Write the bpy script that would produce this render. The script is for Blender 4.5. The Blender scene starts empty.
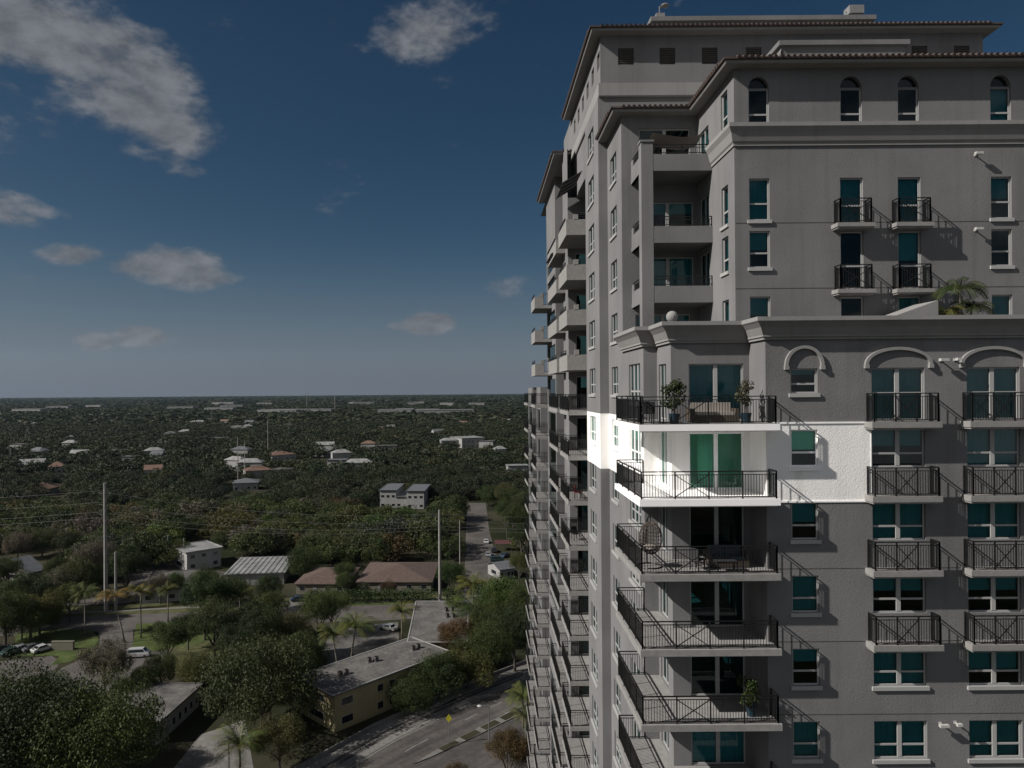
import bpy, bmesh, math, random
import numpy as np
from mathutils import Vector, Matrix
random.seed(7); rng = np.random.default_rng(11)
R = math.radians
sc = bpy.context.scene
COL = sc.collection
F = 700.0; PX, PY = 478.0, 391.0; ROLL = 0.0077; H = 57.0; HAZE = 1.6e-5

# ------------------------------------------------------------------ authoring helpers
def unroll(x, y): return x - (y-PY)*ROLL, y + (x-PX)*ROLL
def at(x, y, D):
    a, b = unroll(x, y); return ((a-PX)*D/F, D, (PY-b)*D/F)
def G(x, y, z=0.0):
    a, b = unroll(x, y); D = (H-z)*F/(b-PY); return ((a-PX)*D/F, D, -H+z)
def proj(X, Y, Z): return PX + X*F/Y, PY - Z*F/Y

def tag(o, label=None, cat=None, group=None, kind=None):
    if label: o['label'] = label
    if cat: o['category'] = cat
    if group: o['group'] = group
    if kind: o['kind'] = kind
    return o
def empty(name, loc=(0,0,0), rz=0, label=None, cat=None, group=None):
    o = bpy.data.objects.new(name, None); COL.objects.link(o)
    o.location = loc; o.rotation_euler = (0,0,rz); o.empty_display_size = .3
    return tag(o, label, cat, group)
def link(name, me, parent=None, loc=None, rz=0, scale=None):
    o = bpy.data.objects.new(name, me); COL.objects.link(o)
    if parent: o.parent = parent
    if loc: o.location = loc
    if rz: o.rotation_euler = (0,0,rz)
    if scale: o.scale = scale
    return o
def copy_tree(o, parent=None):
    c = o.copy(); COL.objects.link(c); c.parent = parent
    for ch in [k for k in bpy.data.objects if k.parent == o]: copy_tree(ch, c)
    return c

class MB:
    def __init__(s): s.v = []; s.f = []; s.m = []; s.mi = 0
    def quad(s, *p):
        n = len(s.v); s.v += [tuple(q) for q in p]; s.f.append(tuple(range(n, n+len(p)))); s.m.append(s.mi); return s
    def box(s, x0, x1, y0, y1, z0, z1):
        if x0 > x1: x0, x1 = x1, x0
        if y0 > y1: y0, y1 = y1, y0
        if z0 > z1: z0, z1 = z1, z0
        n = len(s.v)
        s.v += [(x0,y0,z0),(x1,y0,z0),(x1,y1,z0),(x0,y1,z0),(x0,y0,z1),(x1,y0,z1),(x1,y1,z1),(x0,y1,z1)]
        for f in ((0,3,2,1),(4,5,6,7),(0,1,5,4),(1,2,6,5),(2,3,7,6),(3,0,4,7)):
            s.f.append(tuple(n+i for i in f)); s.m.append(s.mi)
        return s
    def bar(s, a, b, w, h=None):
        a = Vector(a); b = Vector(b); h = h or w
        d = (b-a).normalized(); up = Vector((0,0,1)) if abs(d.z) < .95 else Vector((0,1,0))
        u = d.cross(up).normalized()*w/2; v = u.cross(d).normalized()*h/2
        n = len(s.v)
        for p in (a, b):
            for (i, j) in ((-1,-1),(1,-1),(1,1),(-1,1)): s.v.append(tuple(p+u*i+v*j))
        for f in ((0,1,2,3),(7,6,5,4),(0,4,5,1),(1,5,6,2),(2,6,7,3),(3,7,4,0)):
            s.f.append(tuple(n+i for i in f)); s.m.append(s.mi)
        return s
    def tube(s, pts, rad, seg=8, cap=True):
        pts = [Vector(p) for p in pts]; n0 = len(s.v)
        rads = rad if isinstance(rad, (list,tuple)) else [rad]*len(pts)
        for i, p in enumerate(pts):
            d = (pts[min(i+1,len(pts)-1)]-pts[max(i-1,0)]).normalized()
            up = Vector((0,0,1)) if abs(d.z) < .9 else Vector((1,0,0))
            u = d.cross(up).normalized(); v = u.cross(d)
            for k in range(seg):
                a = 2*math.pi*k/seg; s.v.append(tuple(p+(u*math.cos(a)+v*math.sin(a))*rads[i]))
        for i in range(len(pts)-1):
            for k in range(seg):
                a = n0+i*seg+k; b = n0+i*seg+(k+1)%seg
                s.f.append((a,b,b+seg,a+seg)); s.m.append(s.mi)
        if cap:
            s.f.append(tuple(n0+k for k in range(seg))[::-1]); s.m.append(s.mi)
            e = n0+(len(pts)-1)*seg; s.f.append(tuple(e+k for k in range(seg))); s.m.append(s.mi)
        return s
    def ball(s, c, r, rz=None, seg=16, ring=10):
        rz = rz or r; n0 = len(s.v)
        for i in range(ring+1):
            t = math.pi*i/ring
            for k in range(seg):
                a = 2*math.pi*k/seg
                s.v.append((c[0]+r*math.sin(t)*math.cos(a), c[1]+r*math.sin(t)*math.sin(a), c[2]+rz*math.cos(t)))
        for i in range(ring):
            for k in range(seg):
                a = n0+i*seg+k; b = n0+i*seg+(k+1)%seg
                s.f.append((a, a+seg, b+seg, b)); s.m.append(s.mi)
        return s
    def mesh(s, name, mats):
        me = bpy.data.meshes.new(name); me.from_pydata(s.v, [], s.f)
        if not isinstance(mats, (list,tuple)): mats = [mats]
        for m in mats: me.materials.append(m)
        if len(mats) > 1: me.polygons.foreach_set('material_index', s.m)
        me.update(); return me
    def build(s, name, mats, parent=None, loc=None, rz=0, smooth=False):
        me = s.mesh(name, mats)
        if smooth: me.polygons.foreach_set('use_smooth', [True]*len(me.polygons))
        return link(name, me, parent, loc, rz)

# ------------------------------------------------------------------ materials
def nm(name):
    m = bpy.data.materials.new(name); m.use_nodes = True
    nt = m.node_tree; b = nt.nodes['Principled BSDF']; return m, nt, b
def N(nt, t, **kw):
    n = nt.nodes.new(t)
    for k, v in kw.items():
        if k in n.inputs: n.inputs[k].default_value = v
        else: setattr(n, k, v)
    return n
def noise_col(nt, c0, c1, scale, detail=6, coord='Object', lo=.35, hi=.65, vec=None):
    tc = N(nt, 'ShaderNodeTexCoord'); n = N(nt, 'ShaderNodeTexNoise'); n.inputs['Scale'].default_value = scale; n.inputs['Detail'].default_value = detail
    nt.links.new(vec or tc.outputs[coord], n.inputs['Vector'])
    r = N(nt, 'ShaderNodeValToRGB'); r.color_ramp.elements[0].position = lo; r.color_ramp.elements[1].position = hi
    r.color_ramp.elements[0].color = (*c0,1); r.color_ramp.elements[1].color = (*c1,1)
    nt.links.new(n.outputs['Fac'], r.inputs['Fac']); return r, n, tc
def simple(name, c, rough=.7, metal=0, var=.15, scale=2.0, bump=0, bscale=30, spec=.5):
    m, nt, b = nm(name)
    c0 = tuple(x*(1-var) for x in c); c1 = tuple(min(1,x*(1+var)) for x in c)
    r, n, tc = noise_col(nt, c0, c1, scale); nt.links.new(r.outputs[0], b.inputs['Base Color'])
    b.inputs['Roughness'].default_value = rough; b.inputs['Metallic'].default_value = metal
    b.inputs['Specular IOR Level'].default_value = spec
    if bump:
        n2 = N(nt, 'ShaderNodeTexNoise'); n2.inputs['Scale'].default_value = bscale; n2.inputs['Detail'].default_value = 4
        nt.links.new(tc.outputs['Object'], n2.inputs['Vector'])
        bp = N(nt, 'ShaderNodeBump'); bp.inputs['Strength'].default_value = bump; bp.inputs['Distance'].default_value = .03
        nt.links.new(n2.outputs['Fac'], bp.inputs['Height']); nt.links.new(bp.outputs[0], b.inputs['Normal'])
    return m
def stucco(name, c, stain=.12, bump=.9):
    m, nt, b = nm(name)
    r, n, tc = noise_col(nt, tuple(x*(1-stain) for x in c), tuple(x*(1+stain*.6) for x in c), .35, 8)
    # vertical rain streaks
    mp = N(nt, 'ShaderNodeMapping'); mp.inputs['Scale'].default_value = (2.2, 2.2, .12)
    nt.links.new(tc.outputs['Object'], mp.inputs['Vector'])
    r2, n2, _ = noise_col(nt, (.80,.79,.77), (1,1,1), 1.0, 5, vec=mp.outputs[0], lo=.30, hi=.5)
    mx = N(nt, 'ShaderNodeMix', data_type='RGBA', blend_type='MULTIPLY'); mx.inputs[0].default_value = .5
    nt.links.new(r.outputs[0], mx.inputs[6]); nt.links.new(r2.outputs[0], mx.inputs[7])
    nt.links.new(mx.outputs[2], b.inputs['Base Color'])
    b.inputs['Roughness'].default_value = .95; b.inputs['Specular IOR Level'].default_value = .15
    nb = N(nt, 'ShaderNodeTexNoise'); nb.inputs['Scale'].default_value = 15; nb.inputs['Detail'].default_value = 6; nb.inputs['Roughness'].default_value = .7
    nt.links.new(tc.outputs['Object'], nb.inputs['Vector'])
    bp = N(nt, 'ShaderNodeBump'); bp.inputs['Strength'].default_value = bump*.55; bp.inputs['Distance'].default_value = .035
    nt.links.new(nb.outputs['Fac'], bp.inputs['Height']); nt.links.new(bp.outputs[0], b.inputs['Normal'])
    return m
WALLC = (.172,.171,.172)
M = {}
M['wall'] = stucco('stucco_dimmed', WALLC)  # off-white stucco with the dimming around the highlighted storey put into its colour
M['trim'] = stucco('stucco_trim', (.24,.236,.23), .06, .3)
M['unit'] = stucco('stucco_highlight', (.87,.86,.84), .04, 1.0)  # lightened copy of the tower stucco, highlight put into the colour
M['unit_trim'] = simple('trim_highlight', (.94,.93,.92), .6, var=.02)  # slab and edge colour lightened for the same highlight
M['slab'] = simple('balcony_concrete', (.225,.219,.210), .85, var=.1, scale=3, bump=.3)
M['frame'] = simple('window_frame', (.34,.34,.33), .5, var=.03)
M['unit_frame'] = simple('frame_highlight', (.9,.9,.9), .5, var=.03)  # lightened copy of the window frame for the highlighted storey
M['tile_floor'] = simple('deck_tiles', (.2,.185,.17), .6, var=.12, scale=3)
M['rail'] = simple('black_iron', (.005,.005,.005), .45, var=.2)
M['louver'] = simple('dark_louvre', (.07,.062,.055), .6, var=.15)
M['rooftile'] = simple('clay_tile', (.055,.038,.032), .8, var=.35, scale=6)
M['interior'] = simple('interior_wall', (.45,.43,.40), .9, var=.05)
M['interior_highlight'] = simple('interior_highlight', (.9,.88,.84), .9, var=.03)  # lighter interior copy, brightness of the highlight put into the colour
M['blind'] = simple('fabric_blind', (.72,.74,.74), .9, var=.05)
M['darkcloth'] = simple('dark_fabric', (.02,.02,.022), .8, var=.2)
M['creamcloth'] = simple('cream_fabric', (.30,.27,.24), .85, var=.08)
M['wicker'] = simple('wicker', (.05,.038,.028), .8, var=.3, scale=30)
M['redcloth'] = simple('red_fabric', (.22,.015,.02), .7, var=.15)
M['bluepot'] = simple('blue_glazed_pot', (.015,.035,.05), .3, var=.2)
M['metal'] = simple('galvanised', (.22,.22,.22), .45, .6, var=.15)
M['greymetal'] = simple('grey_painted_metal', (.2,.2,.2), .5, var=.1)
M['lampwhite'] = simple('floodlight_housing', (.4,.4,.38), .4, var=.05)
def glass(name, tint, ior=1.55):
    m, nt, b = nm(name); nt.nodes.remove(b)
    out = nt.nodes['Material Output']
    tr = N(nt, 'ShaderNodeBsdfTransparent'); tr.inputs[0].default_value = (*tint,1)
    gl = N(nt, 'ShaderNodeBsdfGlossy'); gl.inputs['Color'].default_value = (.75,.85,.85,1); gl.inputs['Roughness'].default_value = .02
    fr = N(nt, 'ShaderNodeFresnel'); fr.inputs['IOR'].default_value = ior
    tc = N(nt, 'ShaderNodeTexCoord'); no = N(nt, 'ShaderNodeTexNoise'); no.inputs['Scale'].default_value = .7
    nt.links.new(tc.outputs['Object'], no.inputs['Vector'])
    bp = N(nt, 'ShaderNodeBump'); bp.inputs['Strength'].default_value = .08; bp.inputs['Distance'].default_value = .1
    nt.links.new(no.outputs['Fac'], bp.inputs['Height']); nt.links.new(bp.outputs[0], gl.inputs['Normal'])
    mx = N(nt, 'ShaderNodeMixShader')
    nt.links.new(fr.outputs[0], mx.inputs[0]); nt.links.new(tr.outputs[0], mx.inputs[1]); nt.links.new(gl.outputs[0], mx.inputs[2])
    nt.links.new(mx.outputs[0], out.inputs['Surface']); return m
M['glass'] = glass('teal_glass', (.17,.45,.48))
M['unit_glass'] = glass('glass_highlight', (.45,.95,.76))  # clearer, brighter copy of the tower glass, tinted to carry the highlight

def leafmat(name, c0, c1, trans=.25, attr=False):
    m, nt, b = nm(name)
    r, n, tc = noise_col(nt, c0, c1, .9, 3, lo=.4, hi=.6)
    if attr:
        oi = N(nt, 'ShaderNodeAttribute'); oi.attribute_name = 'tint'; rnd = oi.outputs['Fac']
    else:
        oi = N(nt, 'ShaderNodeObjectInfo'); rnd = oi.outputs['Random']
    rr = N(nt, 'ShaderNodeValToRGB'); cr = rr.color_ramp
    cr.elements[0].color = (.5,.6,.55,1); cr.elements[1].color = (1.45,1.25,.85,1)
    e = cr.elements.new(.3); e.color = (.75,.92,.62,1)
    e = cr.elements.new(.55); e.color = (1.2,1.2,.85,1)
    e = cr.elements.new(.8); e.color = (1.1,1.0,1.05,1)
    nt.links.new(rnd, rr.inputs['Fac'])
    mx = N(nt, 'ShaderNodeMix', data_type='RGBA', blend_type='MULTIPLY'); mx.inputs[0].default_value = 1
    nt.links.new(r.outputs[0], mx.inputs[6]); nt.links.new(rr.outputs[0], mx.inputs[7])
    nt.links.new(mx.outputs[2], b.inputs['Base Color'])
    b.inputs['Roughness'].default_value = .65; b.inputs['Specular IOR Level'].default_value = .25
    t = N(nt, 'ShaderNodeBsdfTranslucent'); nt.links.new(mx.outputs[2], t.inputs['Color'])
    ms = N(nt, 'ShaderNodeMixShader'); ms.inputs[0].default_value = trans
    nt.links.new(b.outputs[0], ms.inputs[1]); nt.links.new(t.outputs[0], ms.inputs[2])
    nt.links.new(ms.outputs[0], nt.nodes['Material Output'].inputs['Surface'])
    return m
M['leaf'] = leafmat('leaf_green', (.030,.042,.015), (.053,.066,.024))
M['leaf_far'] = leafmat('leaf_far', (.019,.026,.014), (.037,.043,.024), .2, True)
M['leaf_olive'] = leafmat('leaf_olive', (.036,.044,.015), (.070,.072,.028))
M['leaf_red'] = leafmat('leaf_rust', (.040,.030,.015), (.08,.052,.028))
M['leaf_grey'] = leafmat('leaf_grey', (.055,.052,.042), (.10,.092,.076))
M['leaf_bright'] = leafmat('leaf_bright', (.034,.054,.014), (.070,.095,.028))
M['palm'] = leafmat('palm_leaf', (.04,.06,.02), (.085,.09,.03))
M['palm_y'] = leafmat('palm_yellow', (.08,.07,.02), (.16,.11,.03))
M['bark'] = simple('bark', (.07,.06,.05), .95, var=.3, scale=4)
M['palmbark'] = simple('palm_bark', (.14,.125,.105), .95, var=.25, scale=4)
M['concrete_pole'] = simple('concrete_pole', (.22,.21,.195), .9, var=.12, scale=1)
M['wire'] = simple('cable', (.10,.10,.095), .6, var=.1)

def ground_mat():
    m, nt, b = nm('ground_soil')
    r, n, tc = noise_col(nt, (.018,.022,.012), (.05,.046,.032), .035, 12, lo=.38, hi=.62)
    nt.links.new(r.outputs[0], b.inputs['Base Color']); b.inputs['Roughness'].default_value = 1; b.inputs['Specular IOR Level'].default_value = 0
    return m
M['ground'] = ground_mat()
def paved(name, c, var=.2, scale=.15, streak=None):
    m, nt, b = nm(name)
    c0 = tuple(x*(1-var) for x in c); c1 = tuple(x*(1+var) for x in c)
    r, n, tc = noise_col(nt, c0, c1, scale, 10, lo=.35, hi=.65)
    r2, n2, _ = noise_col(nt, (.82,.82,.82), (1.1,1.1,1.1), 1.4, 8)
    mx = N(nt, 'ShaderNodeMix', data_type='RGBA', blend_type='MULTIPLY'); mx.inputs[0].default_value = 1
    nt.links.new(r.outputs[0], mx.inputs[6]); nt.links.new(r2.outputs[0], mx.inputs[7])
    last = mx.outputs[2]
    if streak:
        mp = N(nt, 'ShaderNodeMapping'); mp.vector_type = 'TEXTURE'; mp.inputs['Rotation'].default_value = (0,0,streak); mp.inputs['Scale'].default_value = (50,1.6,1)
        nt.links.new(tc.outputs['Object'], mp.inputs['Vector'])
        r3, _, _ = noise_col(nt, (.74,.74,.75), (1.12,1.1,1.07), 1.0, 4, vec=mp.outputs[0], lo=.4, hi=.6)
        m2 = N(nt, 'ShaderNodeMix', data_type='RGBA', blend_type='MULTIPLY'); m2.inputs[0].default_value = 1
        nt.links.new(last, m2.inputs[6]); nt.links.new(r3.outputs[0], m2.inputs[7]); last = m2.outputs[2]
    nt.links.new(last, b.inputs['Base Color']); b.inputs['Roughness'].default_value = .9; b.inputs['Specular IOR Level'].default_value = .2
    return m
M['asphalt'] = paved('asphalt_worn', (.085,.077,.071))
M['highway'] = paved('asphalt_road', (.080,.073,.069), streak=math.atan2(G(527,664)[1]-G(375,729)[1], G(527,664)[0]-G(375,729)[0]))
M['sidewalk'] = paved('sidewalk', (.15,.143,.133), .15)
M['grass'] = paved('grass', (.05,.068,.018), .35, .3)
M['drygrass'] = paved('dry_grass', (.06,.062,.026), .45, .25)
M['paint'] = simple('road_paint', (.2,.2,.19), .7, var=.25, scale=3)
M['roofgrey'] = paved('flat_roof_membrane', (.105,.099,.093), .22, .35)
M['roofold'] = paved('weathered_roof', (.10,.095,.09), .4, .3)
M['yellowwall'] = stucco('yellow_stucco', (.27,.24,.135), .1, .3)
M['whitewall'] = stucco('white_stucco', (.27,.268,.26), .08, .3)
M['creamwall'] = stucco('cream_stucco', (.15,.14,.11), .08, .3)
M['brownroof'] = simple('brown_shingle', (.075,.05,.04), .9, var=.2, scale=1.2, bump=.4, bscale=6)
M['greyroof'] = simple('grey_shingle', (.085,.09,.098), .85, var=.15, scale=1.2)
M['whiteroof'] = simple('white_metal_roof', (.20,.20,.195), .6, var=.25, scale=.3)
M['redroof'] = simple('terracotta', (.12,.07,.05), .85, var=.2, scale=1.5)
M['darkglass'] = simple('dark_pane', (.012,.014,.016), .12, var=.2)
M['tyre'] = simple('rubber', (.012,.012,.012), .8)
def carpaint(name, c):
    m, nt, b = nm(name)
    r, n, tc = noise_col(nt, tuple(x*.93 for x in c), c, 1.5); nt.links.new(r.outputs[0], b.inputs['Base Color'])
    b.inputs['Roughness'].default_value = .3; b.inputs['Coat Weight'].default_value = .6; return m
CP = {k: carpaint('car_'+k, c) for k, c in dict(silver=(.22,.23,.24), white=(.4,.4,.4), black=(.015,.015,.017), blue=(.03,.05,.08), grey=(.09,.095,.1), green=(.02,.04,.035), red=(.12,.015,.015)).items()}

# ------------------------------------------------------------------ tower
FK = lambda k: -1.42 - 3.05*k
tower = empty('apartment_tower', (12,40,-H), 0, 'tall grey stucco apartment tower with stacked black-railed balconies and one storey with a highlight put into its colour', 'apartment tower')
T0 = Vector((12,40,-H))
_mbuild = MB.build
def tb(mb, name, mats, parent=None, smooth=False):     # build a part of the tower from world coordinates
    p = parent or tower
    off = T0 if p is tower else None
    if off is not None: mb.v = [(x-off.x, y-off.y, z-off.z) for (x,y,z) in mb.v]
    return mb.build(name, mats, p, smooth=smooth)

def wall(mb, p0, p1, z0, z1, holes=(), depth=.16):
    p0 = Vector((*p0,0)); p1 = Vector((*p1,0)); L = (p1-p0).length; d = (p1-p0)/L; n = Vector((d.y,-d.x,0))
    P = lambda u, z, w=0: (p0 + d*u - n*w + Vector((0,0,z)))[:]
    us = sorted({0, L, *[h[0] for h in holes], *[h[1] for h in holes]}); zs = sorted({z0, z1, *[h[2] for h in holes], *[h[3] for h in holes]})
    us = [u for u in us if -1e-6 <= u <= L+1e-6]; zs = [z for z in zs if z0-1e-6 <= z <= z1+1e-6]
    for i in range(len(us)-1):
        for j in range(len(zs)-1):
            uc = (us[i]+us[i+1])/2; zc = (zs[j]+zs[j+1])/2
            if any(h[0] < uc < h[1] and h[2] < zc < h[3] for h in holes): continue
            mb.quad(P(us[i],zs[j]), P(us[i+1],zs[j]), P(us[i+1],zs[j+1]), P(us[i],zs[j+1]))
    for h in holes:
        a, b, c, e = max(h[0],0), min(h[1],L), max(h[2],z0), min(h[3],z1)
        if a >= b or c >= e: continue
        mb.quad(P(a,c), P(a,e), P(a,e,depth), P(a,c,depth)); mb.quad(P(b,c), P(b,c,depth), P(b,e,depth), P(b,e))
        if h[2] >= z0: mb.quad(P(a,c), P(a,c,depth), P(b,c,depth), P(b,c))
        if h[3] <= z1: mb.quad(P(a,e), P(b,e), P(b,e,depth), P(a,e,depth))

_win_cache = {}
def window(p0, p1, u0, u1, z0, z1, cols=1, trans=(.36,), unit=False, blind=None, name='window', sill=True, depth=.12, trims=True):
    """window whose mesh is local: x along the wall, y inwards, z up"""
    d = Vector((p1[0]-p0[0], p1[1]-p0[1])).normalized(); ang = math.atan2(d.y, d.x)
    w = round(u1-u0,3); h = round(z1-z0,3)
    key = (w, h, cols, trans, unit, sill, depth)
    if key not in _win_cache:
        mb = MB(); t = .065
        mb.box(0, t, depth-.03, depth+.04, 0, h); mb.box(w-t, w, depth-.03, depth+.04, 0, h)
        mb.box(t, w-t, depth-.03, depth+.04, 0, t); mb.box(t, w-t, depth-.03, depth+.04, h-t, h)
        for c in range(1, cols):
            x = w*c/cols; q = .09 if w > 1.8 else .035; mb.box(x-q, x+q, depth-.04, depth+.05, t, h-t)
        for tr in trans:
            mb.box(t, w-t, depth-.025, depth+.035, h*tr-.04, h*tr+.04)
        if sill: mb.box(-.08, w+.08, -.08, depth-.035, -.16, -.002)
        gl = MB().quad((t/2,depth,t/2), (w-t/2,depth,t/2), (w-t/2,depth,h-t/2), (t/2,depth,h-t/2))
        f = M['unit_frame'] if unit else M['frame']
        _win_cache[key] = (mb.mesh('window', f), gl.mesh('pane', M['unit_glass'] if unit else M['glass']))
    mw, mg = _win_cache[key]
    o = link(name, mw, tower, (Vector((p0[0]+d.x*u0, p0[1]+d.y*u0, z0)) - T0)[:], ang)
    link('pane', mg, o)
    if blind is None: blind = random.choice([0, .25, .4, .6, .62, 1, 1, 1, 1])
    if blind > 0:
        bm = MB(); bz = h*(1-blind); nseg = max(4, int(w/.22)); yb = depth+.12
        if blind == 1 or blind < 0:      # pleated curtain
            for i in range(nseg*2):
                xa = .03+(w-.06)*i/(nseg*2); xb = .03+(w-.06)*(i+1)/(nseg*2)
                ya = yb+(.05 if i%2 else 0); yc = yb+(0 if i%2 else .05)
                bm.quad((xa,ya,.03),(xb,yc,.03),(xb,yc,h-.02),(xa,ya,h-.02))
            bm.build('curtain', M['blind'], o)
        else:
            bm.box(.05, w-.05, yb, yb+.012, bz, h-.03); bm.build('blind', M['blind'], o)
    return o

def sweep(mb, path, prof, closed=False, mi=0):
    """path: 2D outline walked so that outside is on the right; prof: (offset outwards, z) going round"""
    n = len(path); rings = []
    for i, p in enumerate(path):
        p = Vector(p)
        def nrm(a, b):
            d = (Vector(b)-Vector(a)).normalized(); return Vector((d.y,-d.x))
        if i == 0: m = nrm(path[0], path[1]); s = 1
        elif i == n-1: m = nrm(path[-2], path[-1]); s = 1
        else:
            a = nrm(path[i-1], path[i]); b = nrm(path[i], path[i+1]); m = (a+b).normalized(); s = 1/max(.3, m.dot(a))
        rings.append([(p.x+m.x*o*s, p.y+m.y*o*s, z) for (o, z) in prof])
    k = len(prof)
    for i in range(n-1):
        for j in range(k):
            a = rings[i][j]; b = rings[i+1][j]; c = rings[i+1][(j+1)%k]; d = rings[i][(j+1)%k]
            mb.quad(a, b, c, d)
    mb.quad(*rings[0]); mb.quad(*rings[-1][::-1])

def rail_mesh(mb, pts, z, h=1.1, xp=(), post=1.4, step=.115, t=.019):
    for i in range(len(pts)-1):
        a = Vector((*pts[i],0)); b = Vector((*pts[i+1],0)); L = (b-a).length; d = (b-a)/L
        P = lambda u, zz: a+d*u+Vector((0,0,z+zz))
        mb.bar(P(0,h), P(L,h), .06, .04); mb.bar(P(0,h-.13), P(L,h-.13), .03, .03); mb.bar(P(0,.09), P(L,.09), .035, .035)
        nseg = max(1, round(L/post)); sl = L/nseg
        for s in range(nseg+1):
            q = min(max(s*sl,.0),L); mb.bar(P(q,0), P(q,h), .05, .05)
        for s in range(nseg):
            npk = max(1, round(sl/step))
            for k in range(1, npk):
                u = s*sl+sl*k/npk; mb.bar(P(u,.09), P(u,h-.13), t, t)
            if (i, s) in xp:
                mb.bar(P(s*sl,.09), P((s+1)*sl,h-.13), .035, .03); mb.bar(P(s*sl,h-.13), P((s+1)*sl,.09), .035, .03)

UNIT = 1   # storey with the highlight put into its colour
Z0, Z1 = FK(1)+.0, FK(0)-.0           # -4.47 .. -1.42
UT, UB = -1.42, -4.74                   # painted-in highlight from slab top to slab bottom
UX = 16.2
def wall_split(p0, p1, z0, z1, holes):
    """below / highlighted storey / above"""
    for (za, zb, bucket) in ((z0, UB, 'g'), (UB, UT, 'u'), (UT, z1, 'g')):
        za2, zb2 = max(za, z0), min(zb, z1)
        if zb2 <= za2: continue
        hs = [h for h in holes if h[3] > za2 and h[2] < zb2]
        wall(wallU if bucket == 'u' else wallG, p0, p1, za2, zb2, hs)
wallG, wallU = MB(), MB()
PT = 2.85     # wall top of lower block under cornice cap

# --- lower block, main frontal wall -----------------------------------------------------
A0, A1 = (12.02,29.25), (16.38,29.25)
B0, B1 = (16.38,29.25), (33.0,29.25)
ks = range(0, 9)
hA = [(1.04, 2.17, FK(k)+1.2, FK(k)+2.75) for k in ks if k != 0] + [(1.04, 2.17, -.2, .84)]
wall_split(A0, A1, -H, PT, hA)
for i, h in enumerate(hA):
    k = 0 if h[2] == -.2 else i+1
    window(A0, A1, *h, unit=(k==1), blind=(.55 if k in (1,2) else None), trans=(.38,))
hB = []
for x0, x1 in ((16.44,18.66),(20.42,22.64),(25.6,27.8)):
    for k in ks:
        if k == 0: hB.append((x0-16.38, x1-16.38, FK(0)+.06, .84, k))
        else: hB.append((x0-16.38, x1-16.38, FK(k)+1.15, FK(k)+2.75, k))
wall(wallG, B0, B1, -H, PT, [h[:4] for h in hB])
for h in hB:
    window(B0, B1, *h[:4], cols=2, trans=((.52,) if h[4]==0 else (.36,)), sill=h[4] >= 4, name='double_window', blind=random.choice([1,1,1,.62,.45,.75]))
# lunettes and hood mouldings (top storey)
hood = MB(); lun = MB()
def arch_hood(xc, w, zs, rise, t=.13, p=.12, Y=29.25):
    hood = MB()
    n = 20; a = w/2
    pts = [(xc + a*math.cos(math.pi*i/n), zs + rise*math.sin(math.pi*i/n)) for i in range(n+1)]
    po = [(xc + (a+t)*math.cos(math.pi*i/n), zs + (rise+t)*math.sin(math.pi*i/n)) for i in range(n+1)]
    for i in range(n):
        (x0,z0),(x1,z1),(x2,z2),(x3,z3) = pts[i], po[i], po[i+1], pts[i+1]
        hood.quad((x0,Y-p,z0),(x1,Y-p,z1),(x2,Y-p,z2),(x3,Y-p,z3))
        hood.quad((x1,Y-p,z1),(x1,Y,z1),(x2,Y,z2),(x2,Y-p,z2)); hood.quad((x0,Y-p,z0),(x3,Y-p,z3),(x3,Y,z3),(x0,Y,z0))
    for s in (-1,1):
        hood.box(xc+s*(a+t+.02), xc+s*(a-.03), Y-p-.02, Y-.002, zs-.16, zs-.003)
    tb(hood, 'hood_moulding', M['trim'])
arch_hood(13.62, 1.38, .95, .72)
for xc in (17.55,21.53,26.7): arch_hood(xc, 2.56, .98, .60)


# juliet balconies of the lower wall
def slabbox(mb, x0, x1, y0, y1, z, t=.27, lip=.0): mb.box(x0, x1, y0, y1, z-t, z)
jb = None
for x0, x1 in ((16.12,19.0),(20.14,23.0),(25.3,28.2)):
    for k in (0,1,2,3):
        zf = FK(k)+.02
        if jb is None:
            m1 = MB(); m1.box(0, 2.87, -.62, -.003, -.24, 0); m1.box(.04, 2.83, -.58, -.004, -.31, -.241)
            m2 = MB(); rail_mesh(m2, [(.12,-.02),(.12,-.56),(2.74,-.56),(2.74,-.02)], 0, 1.17, xp={(1,1)}, post=.9)
            jb = (m1.mesh('balcony_ledge', M['slab']), m2.mesh('railing', M['rail']))
        o = link('juliet_balcony', jb[0], tower, (Vector((x0,29.25,zf))-T0)[:]); link('railing', jb[1], o)

# --- corner stack 1: recess, side returns ------------------------------------------------
P6, P7, P8, P9 = (12.02,29.25), (12.02,31.0), (8.55,31.0), (8.55,33.4)
P10, P11, P12, P13, P14 = (7.9,33.4), (7.9,38.1), (7.9,42.2), (7.36,42.2), (7.36,47.3)
wall_split(P7, P6, -H, PT, [])
hD = [(.78, 3.2, FK(k)+.03, FK(k)+2.55) for k in ks]
wall_split(P8, P7, -H, PT, hD)
for k, h in enumerate(hD):
    window(P8, P7, *h, cols=2, trans=(), unit=(k==1), blind=(0 if k in (1,2,3) else 1 if k in (0,5) else None), name='sliding_door', sill=False)
hS = [(.3, 1.6, FK(k)+.05, FK(k)+2.6) for k in ks]
wall_split(P9, P8, -H, PT, hS)
for k, h in enumerate(hS): window(P9, P8, *h, cols=2, trans=(), unit=(k==1), name='side_door', sill=False, blind=1 if k != 1 else .2)
wall_split(P10, P9, -H, PT, [])
hW1 = [(38.1-36.6, 38.1-34.1, FK(k)+.75, FK(k)+2.72) for k in range(0,11)]
wall_split(P11, P10, -H, PT, hW1)
for k, h in enumerate(hW1): window(P11, P10, *h, cols=3, trans=(.3,), unit=(k==1), name='triple_window')
hW2 = [(.9, 2.7, FK(k)+1.15, FK(k)+2.75) for k in range(-4,12)]
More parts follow.
